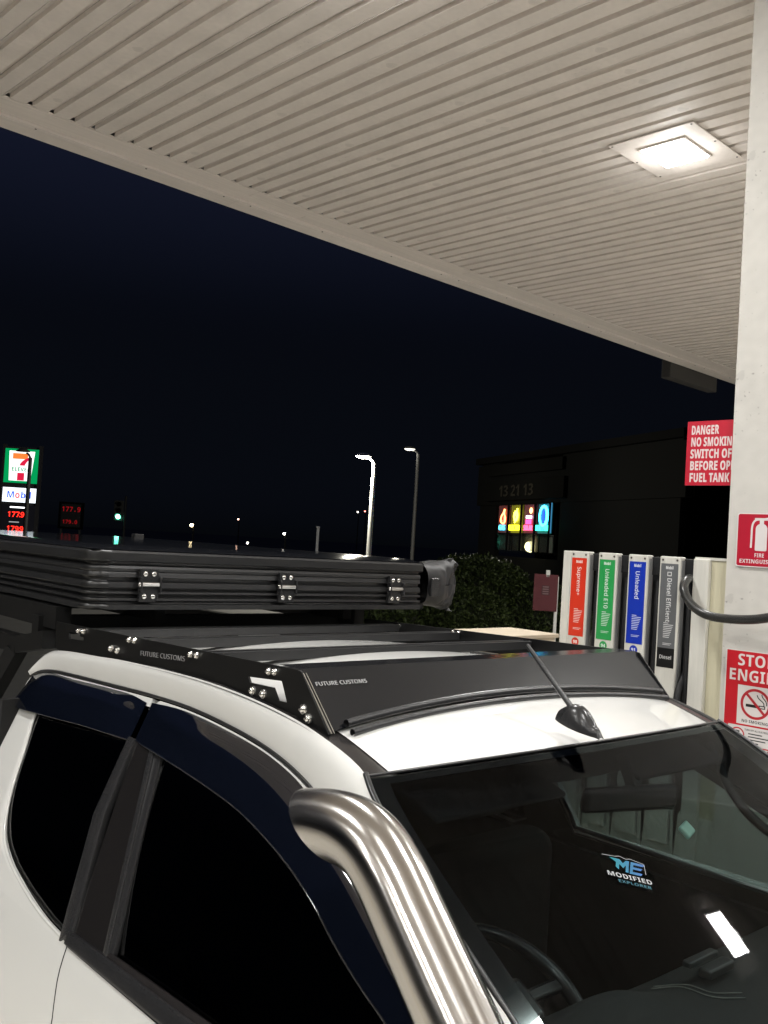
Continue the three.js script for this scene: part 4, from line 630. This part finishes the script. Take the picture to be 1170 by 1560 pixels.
{ // energy shop with neon signs in its upper windows; local x runs towards the right and nearer
  const th = rad(-71.5), t = thing('dark_shop', 'dark shop building with colourful neon signs in its windows behind the hedge', 'shop', [5.18, 0, -35], th);
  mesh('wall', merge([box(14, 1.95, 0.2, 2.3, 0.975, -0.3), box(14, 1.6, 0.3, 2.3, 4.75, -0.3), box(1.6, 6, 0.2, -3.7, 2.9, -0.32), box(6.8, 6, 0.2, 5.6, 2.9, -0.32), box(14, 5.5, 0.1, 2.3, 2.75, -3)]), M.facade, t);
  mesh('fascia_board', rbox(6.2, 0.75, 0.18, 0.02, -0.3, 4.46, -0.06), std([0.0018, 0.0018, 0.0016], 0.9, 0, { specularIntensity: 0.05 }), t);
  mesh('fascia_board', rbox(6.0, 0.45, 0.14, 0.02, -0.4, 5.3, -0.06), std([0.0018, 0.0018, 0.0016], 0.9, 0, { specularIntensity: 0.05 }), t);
  mesh('fascia_lettering', words('13 21 13', 0.42, 0.02).scale(1.3, 1, 1).translate(-2.2, 4.24, 0.04), std([0.009, 0.008, 0.006], 0.9, 0, { specularIntensity: 0.1 }), t);
  mesh('roof', box(14, 0.25, 6, 2.3, 5.75, -3), M.facadeDark, t);
  const names = ['GAS', 'ELECTRIC', 'SOLAR', 'HEAT PUMP'], lc = [[0.05, 0.55, 0.8], [0.95, 0.9, 0.02], [1, 0.05, 0.12], [0.03, 0.9, 0.45]], bg = [[0.05, 0.012, 0.012], [0.09, 0.085, 0.004], [0.05, 0.01, 0.018], [0.006, 0.06, 0.07]];
  [-1.93, -0.83, 0.25, 1.36].forEach((x, i) => {
    const w = mesh('window', merge([box(1.02, 0.04, 0.06, x, 2.82, 0), box(0.05, 1.75, 0.06, x - 0.53, 3.05, 0), box(0.05, 1.75, 0.06, x + 0.53, 3.05, 0), box(1.02, 0.05, 0.06, x, 3.93, 0)]), M.facadeDark, t);
    mesh('sign_back', box(1.0, 1.06, 0.03, x, 3.38, -0.12), new THREE.MeshStandardMaterial({ color: lin(...bg[i]), emissive: lin(...bg[i]), emissiveIntensity: 0.16, roughness: 0.6 }), w);
    mesh('pane', box(1.0, 0.62, 0.01, x, 2.49, -0.04), std([0.5, 0.5, 0.5], 0.1, 0, { transmission: 1, thickness: 0 }), w);
    mesh('blind', box(1.0, 0.62, 0.02, x, 2.49, -0.22), i === 2 ? std([0.5, 0.48, 0.35], 0.9) : std([0.12, 0.12, 0.11], 0.9), w);
    const neon = glow(...lc[i], 2.2);
    mesh('neon_word', words(names[i], 0.17, 0.03).scale(i === 0 ? 1.2 : i === 3 ? 0.82 : 0.95, 1.15, 1).translate(x - [0.28, 0.5, 0.36, 0.52][i], 2.95, -0.05), neon, w);
    const small = (g) => g.translate(-x, -3.5, 0).scale(0.74, 0.74, 1).translate(x, 3.47, 0);
    if (i === 0) { mesh('neon_flame', small(tube([[0.0, 3.14, 0], [-0.24, 3.25, 0], [-0.2, 3.5, 0], [0.05, 3.72, 0], [0.16, 3.9, 0], [0.13, 3.65, 0], [0.26, 3.42, 0], [0.2, 3.2, 0]].map(([a, b]) => [x + a, b, -0.05]), 0.03, 60, 8, true)), glow(1, 0.2, 0.06, 4), w); mesh('neon_flame_core', small(tube([[-0.08, 3.3, 0], [0, 3.24, 0], [0.1, 3.33, 0], [0.1, 3.5, 0]].map(([a, b]) => [x + a, b, -0.05]), 0.03, 20, 8)), glow(1, 0.05, 0.03, 3), w); }
    if (i === 1) { mesh('neon_bulb', small(new THREE.TorusGeometry(0.2, 0.035, 8, 30).scale(1, 1.2, 1).translate(x, 3.52, -0.05)), glow(1, 0.95, 0.05, 3.5), w); mesh('neon_bolt', small(tube([[0.15, 3.9, 0], [-0.02, 3.56, 0], [0.08, 3.5, 0], [-0.1, 3.18, 0]].map(([a, b]) => [x + a, b, -0.05]), 0.03, 20, 8)), glow(1, 0.95, 0.05, 3.5), w); }
    if (i === 2) { mesh('neon_sun', small(new THREE.SphereGeometry(0.15, 16, 12).scale(1, 1, 0.2).translate(x + 0.18, 3.78, -0.05)), glow(1, 0.32, 0.12, 2.6), w); mesh('neon_roof', small(box(0.52, 0.14, 0.03, x - 0.02, 3.46, -0.05)), glow(0.9, 0.7, 1, 3), w); mesh('neon_house', small(box(0.56, 0.24, 0.03, x - 0.04, 3.22, -0.05)), glow(1, 0.03, 0.12, 2.5), w); }
    if (i === 3) { mesh('neon_disc', small(cyl(0.33, 0.33, 0.03, 40).rotateX(Math.PI / 2).scale(1, 1.3, 1).translate(x, 3.5, -0.07)), glow(0.005, 0.02, 1, 2.2), w); mesh('neon_ring', small(new THREE.TorusGeometry(0.36, 0.05, 8, 50).scale(1, 1.3, 1).translate(x, 3.5, -0.05)), glow(0.04, 0.62, 0.95, 3.6), w); }
    if (i === 2) { const b = mesh('lamp_shade', new THREE.SphereGeometry(0.2, 16, 12).translate(x + 0.05, 2.36, -0.14), glow(1, 0.95, 0.5, 1.6), w); }
  });
  mesh('neon_strip', box(0.03, 1.05, 0.03, 2.05, 3.4, 0.02), glow(0.03, 0.16, 0.3, 0.5), t);
}
{
  const t = thing('purple_neon_sign', 'small glowing purple neon ring above the red grade column', 'neon sign', [7.6, 0, -40]);
  mesh('post', cyl(0.05, 0.05, 2.1, 8).translate(0, 1.05, 0), M.poleDark, t); mesh('ring', new THREE.TorusGeometry(0.15, 0.055, 8, 24).scale(1, 0.85, 1).translate(0, 2.37, 0), glow(0.28, 0.06, 1, 3), t); mesh('backplate', box(0.5, 0.5, 0.02, 0, 2.37, -0.05), M.facadeDark, t);
}
[7.46, 7.59, 7.74].forEach((x, i) => {
  const t = thing('flag_pole', ['leftmost', 'middle', 'rightmost'][i] + ' of three thin pale poles beyond the fuel dispenser', 'pole', [x, 0, -30], 0, 'three thin poles beyond the dispenser');
  mesh('shaft', cyl(0.028, 0.034, 3.92, 10).translate(0, 1.96, 0), std([0.12, 0.11, 0.09], 0.6), t); mesh('cap', new THREE.SphereGeometry(0.035, 10, 8).translate(0, 3.93, 0), std([0.12, 0.11, 0.09], 0.6), t);
});
{
  const t = thing('far_building', 'dark flat roofed building at the right beyond the fuel dispenser', 'building', [17, 0, -54]);
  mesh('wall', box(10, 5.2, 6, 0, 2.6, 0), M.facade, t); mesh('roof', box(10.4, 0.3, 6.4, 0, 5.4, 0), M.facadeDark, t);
  for (let i = 0; i < 4; i++) { const w = mesh('window', box(1.7, 2.0, 0.08, -3.6 + i * 2.4, 1.9, 3.02), M.facadeDark, t); mesh('pane', box(1.5, 1.8, 0.02, -3.6 + i * 2.4, 1.9, 3.08), std([0.02, 0.02, 0.02], 0.05), w); }
}
{
  const t = thing('red_board_sign', 'dull red board sign on a grey post in front of the hedge', 'sign', [2.09, 0, -12], -0.1);
  mesh('board', rbox(0.3, 0.46, 0.02, 0.006, 0, 1.69, 0), std([0.07, 0.005, 0.009], 0.7), t); mesh('print', new THREE.PlaneGeometry(0.1, 0.12).translate(0, 1.72, 0.0125), std([0.8, 0.8, 0.8], 0.6, 0, { map: canvasTex(64, 80, (c) => { c.fillStyle = '#3c080e'; c.fillRect(0, 0, 64, 80); c.fillStyle = '#705456'; for (let i = 0; i < 4; i++) c.fillRect(8, 6 + i * 19, 48, 11); }) }), t);
  mesh('post', rbox(0.04, 1.9, 0.04, 0.006, 0.14, 0.95, -0.03), M.pole, t); mesh('clip', rbox(0.05, 0.09, 0.02, 0.004, 0.02, 1.93, 0.0), M.pole, t);
}
// shrubs of the hedge
{
  const leaf = new THREE.BufferGeometry(); leaf.setAttribute('position', new THREE.Float32BufferAttribute([0, 0, 0, 0.014, 0.03, 0.008, 0, 0.065, 0, -0.018, 0.03, 0.008], 3)); leaf.setIndex([0, 1, 2, 0, 2, 3]); leaf.computeVertexNormals();
  const lm = new THREE.MeshPhysicalMaterial({ color: lin(0.032, 0.050, 0.007), roughness: 0.65, side: THREE.DoubleSide });
  const shrub = (label, x, z, rx, ry, rz, h, n) => {
    const t = thing('hedge_shrub', label, 'shrub', [x, 0, z], 0, 'clipped shrubs of the hedge');
    mesh('trunk', cyl(0.05, 0.09, h * 0.6, 8).translate(0, h * 0.3, 0), std([0.06, 0.045, 0.03], 0.9), t);
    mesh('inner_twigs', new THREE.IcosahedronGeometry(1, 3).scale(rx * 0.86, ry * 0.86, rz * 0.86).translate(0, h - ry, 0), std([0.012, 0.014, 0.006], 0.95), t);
    const im = new THREE.InstancedMesh(leaf, lm, n); im.name = 'foliage'; im.userData.kind = 'stuff'; im.castShadow = im.receiveShadow = true; const o = new THREE.Object3D(), col = new THREE.Color();
    for (let i = 0; i < n; i++) { let a = rnd() * 2 * Math.PI, c = rnd() * 2 - 1, s = Math.sqrt(1 - c * c), d = [s * Math.cos(a), c, s * Math.sin(a)], q = 0.84 + 0.2 * rnd() + 0.1 * noise.noise(d[0] * 4 + x, d[1] * 4, d[2] * 4); o.position.set(d[0] * rx * q, h - ry + d[1] * ry * q, d[2] * rz * q); o.rotation.set(rnd() * 6, rnd() * 6, rnd() * 6); o.scale.setScalar(0.8 + rnd() * 0.9); o.updateMatrix(); im.setMatrixAt(i, o.matrix); const k = 0.7 + 0.6 * rnd(); im.setColorAt(i, col.setRGB(k, k, k * (0.7 + 0.5 * rnd()))); }
    t.add(im);
  };
  shrub('tall rounded green shrub just right of the awning bag', 1.75, -17.6, 1.05, 0.62, 0.8, 2.03, 15000);
  shrub('lower front shrub of the hedge below the tall rounded one', 1.5, -16.2, 0.75, 0.55, 0.6, 1.52, 9000);
  shrub('dark shrub at the right end of the hedge by the red board', 2.95, -17.2, 0.9, 0.6, 0.7, 1.62, 9000);
  shrub('leftmost shrub of the hedge, seen under the tent', 0.3, -16.5, 0.9, 0.6, 0.7, 1.4, 9000);
}
renderer.render(scene, camera);
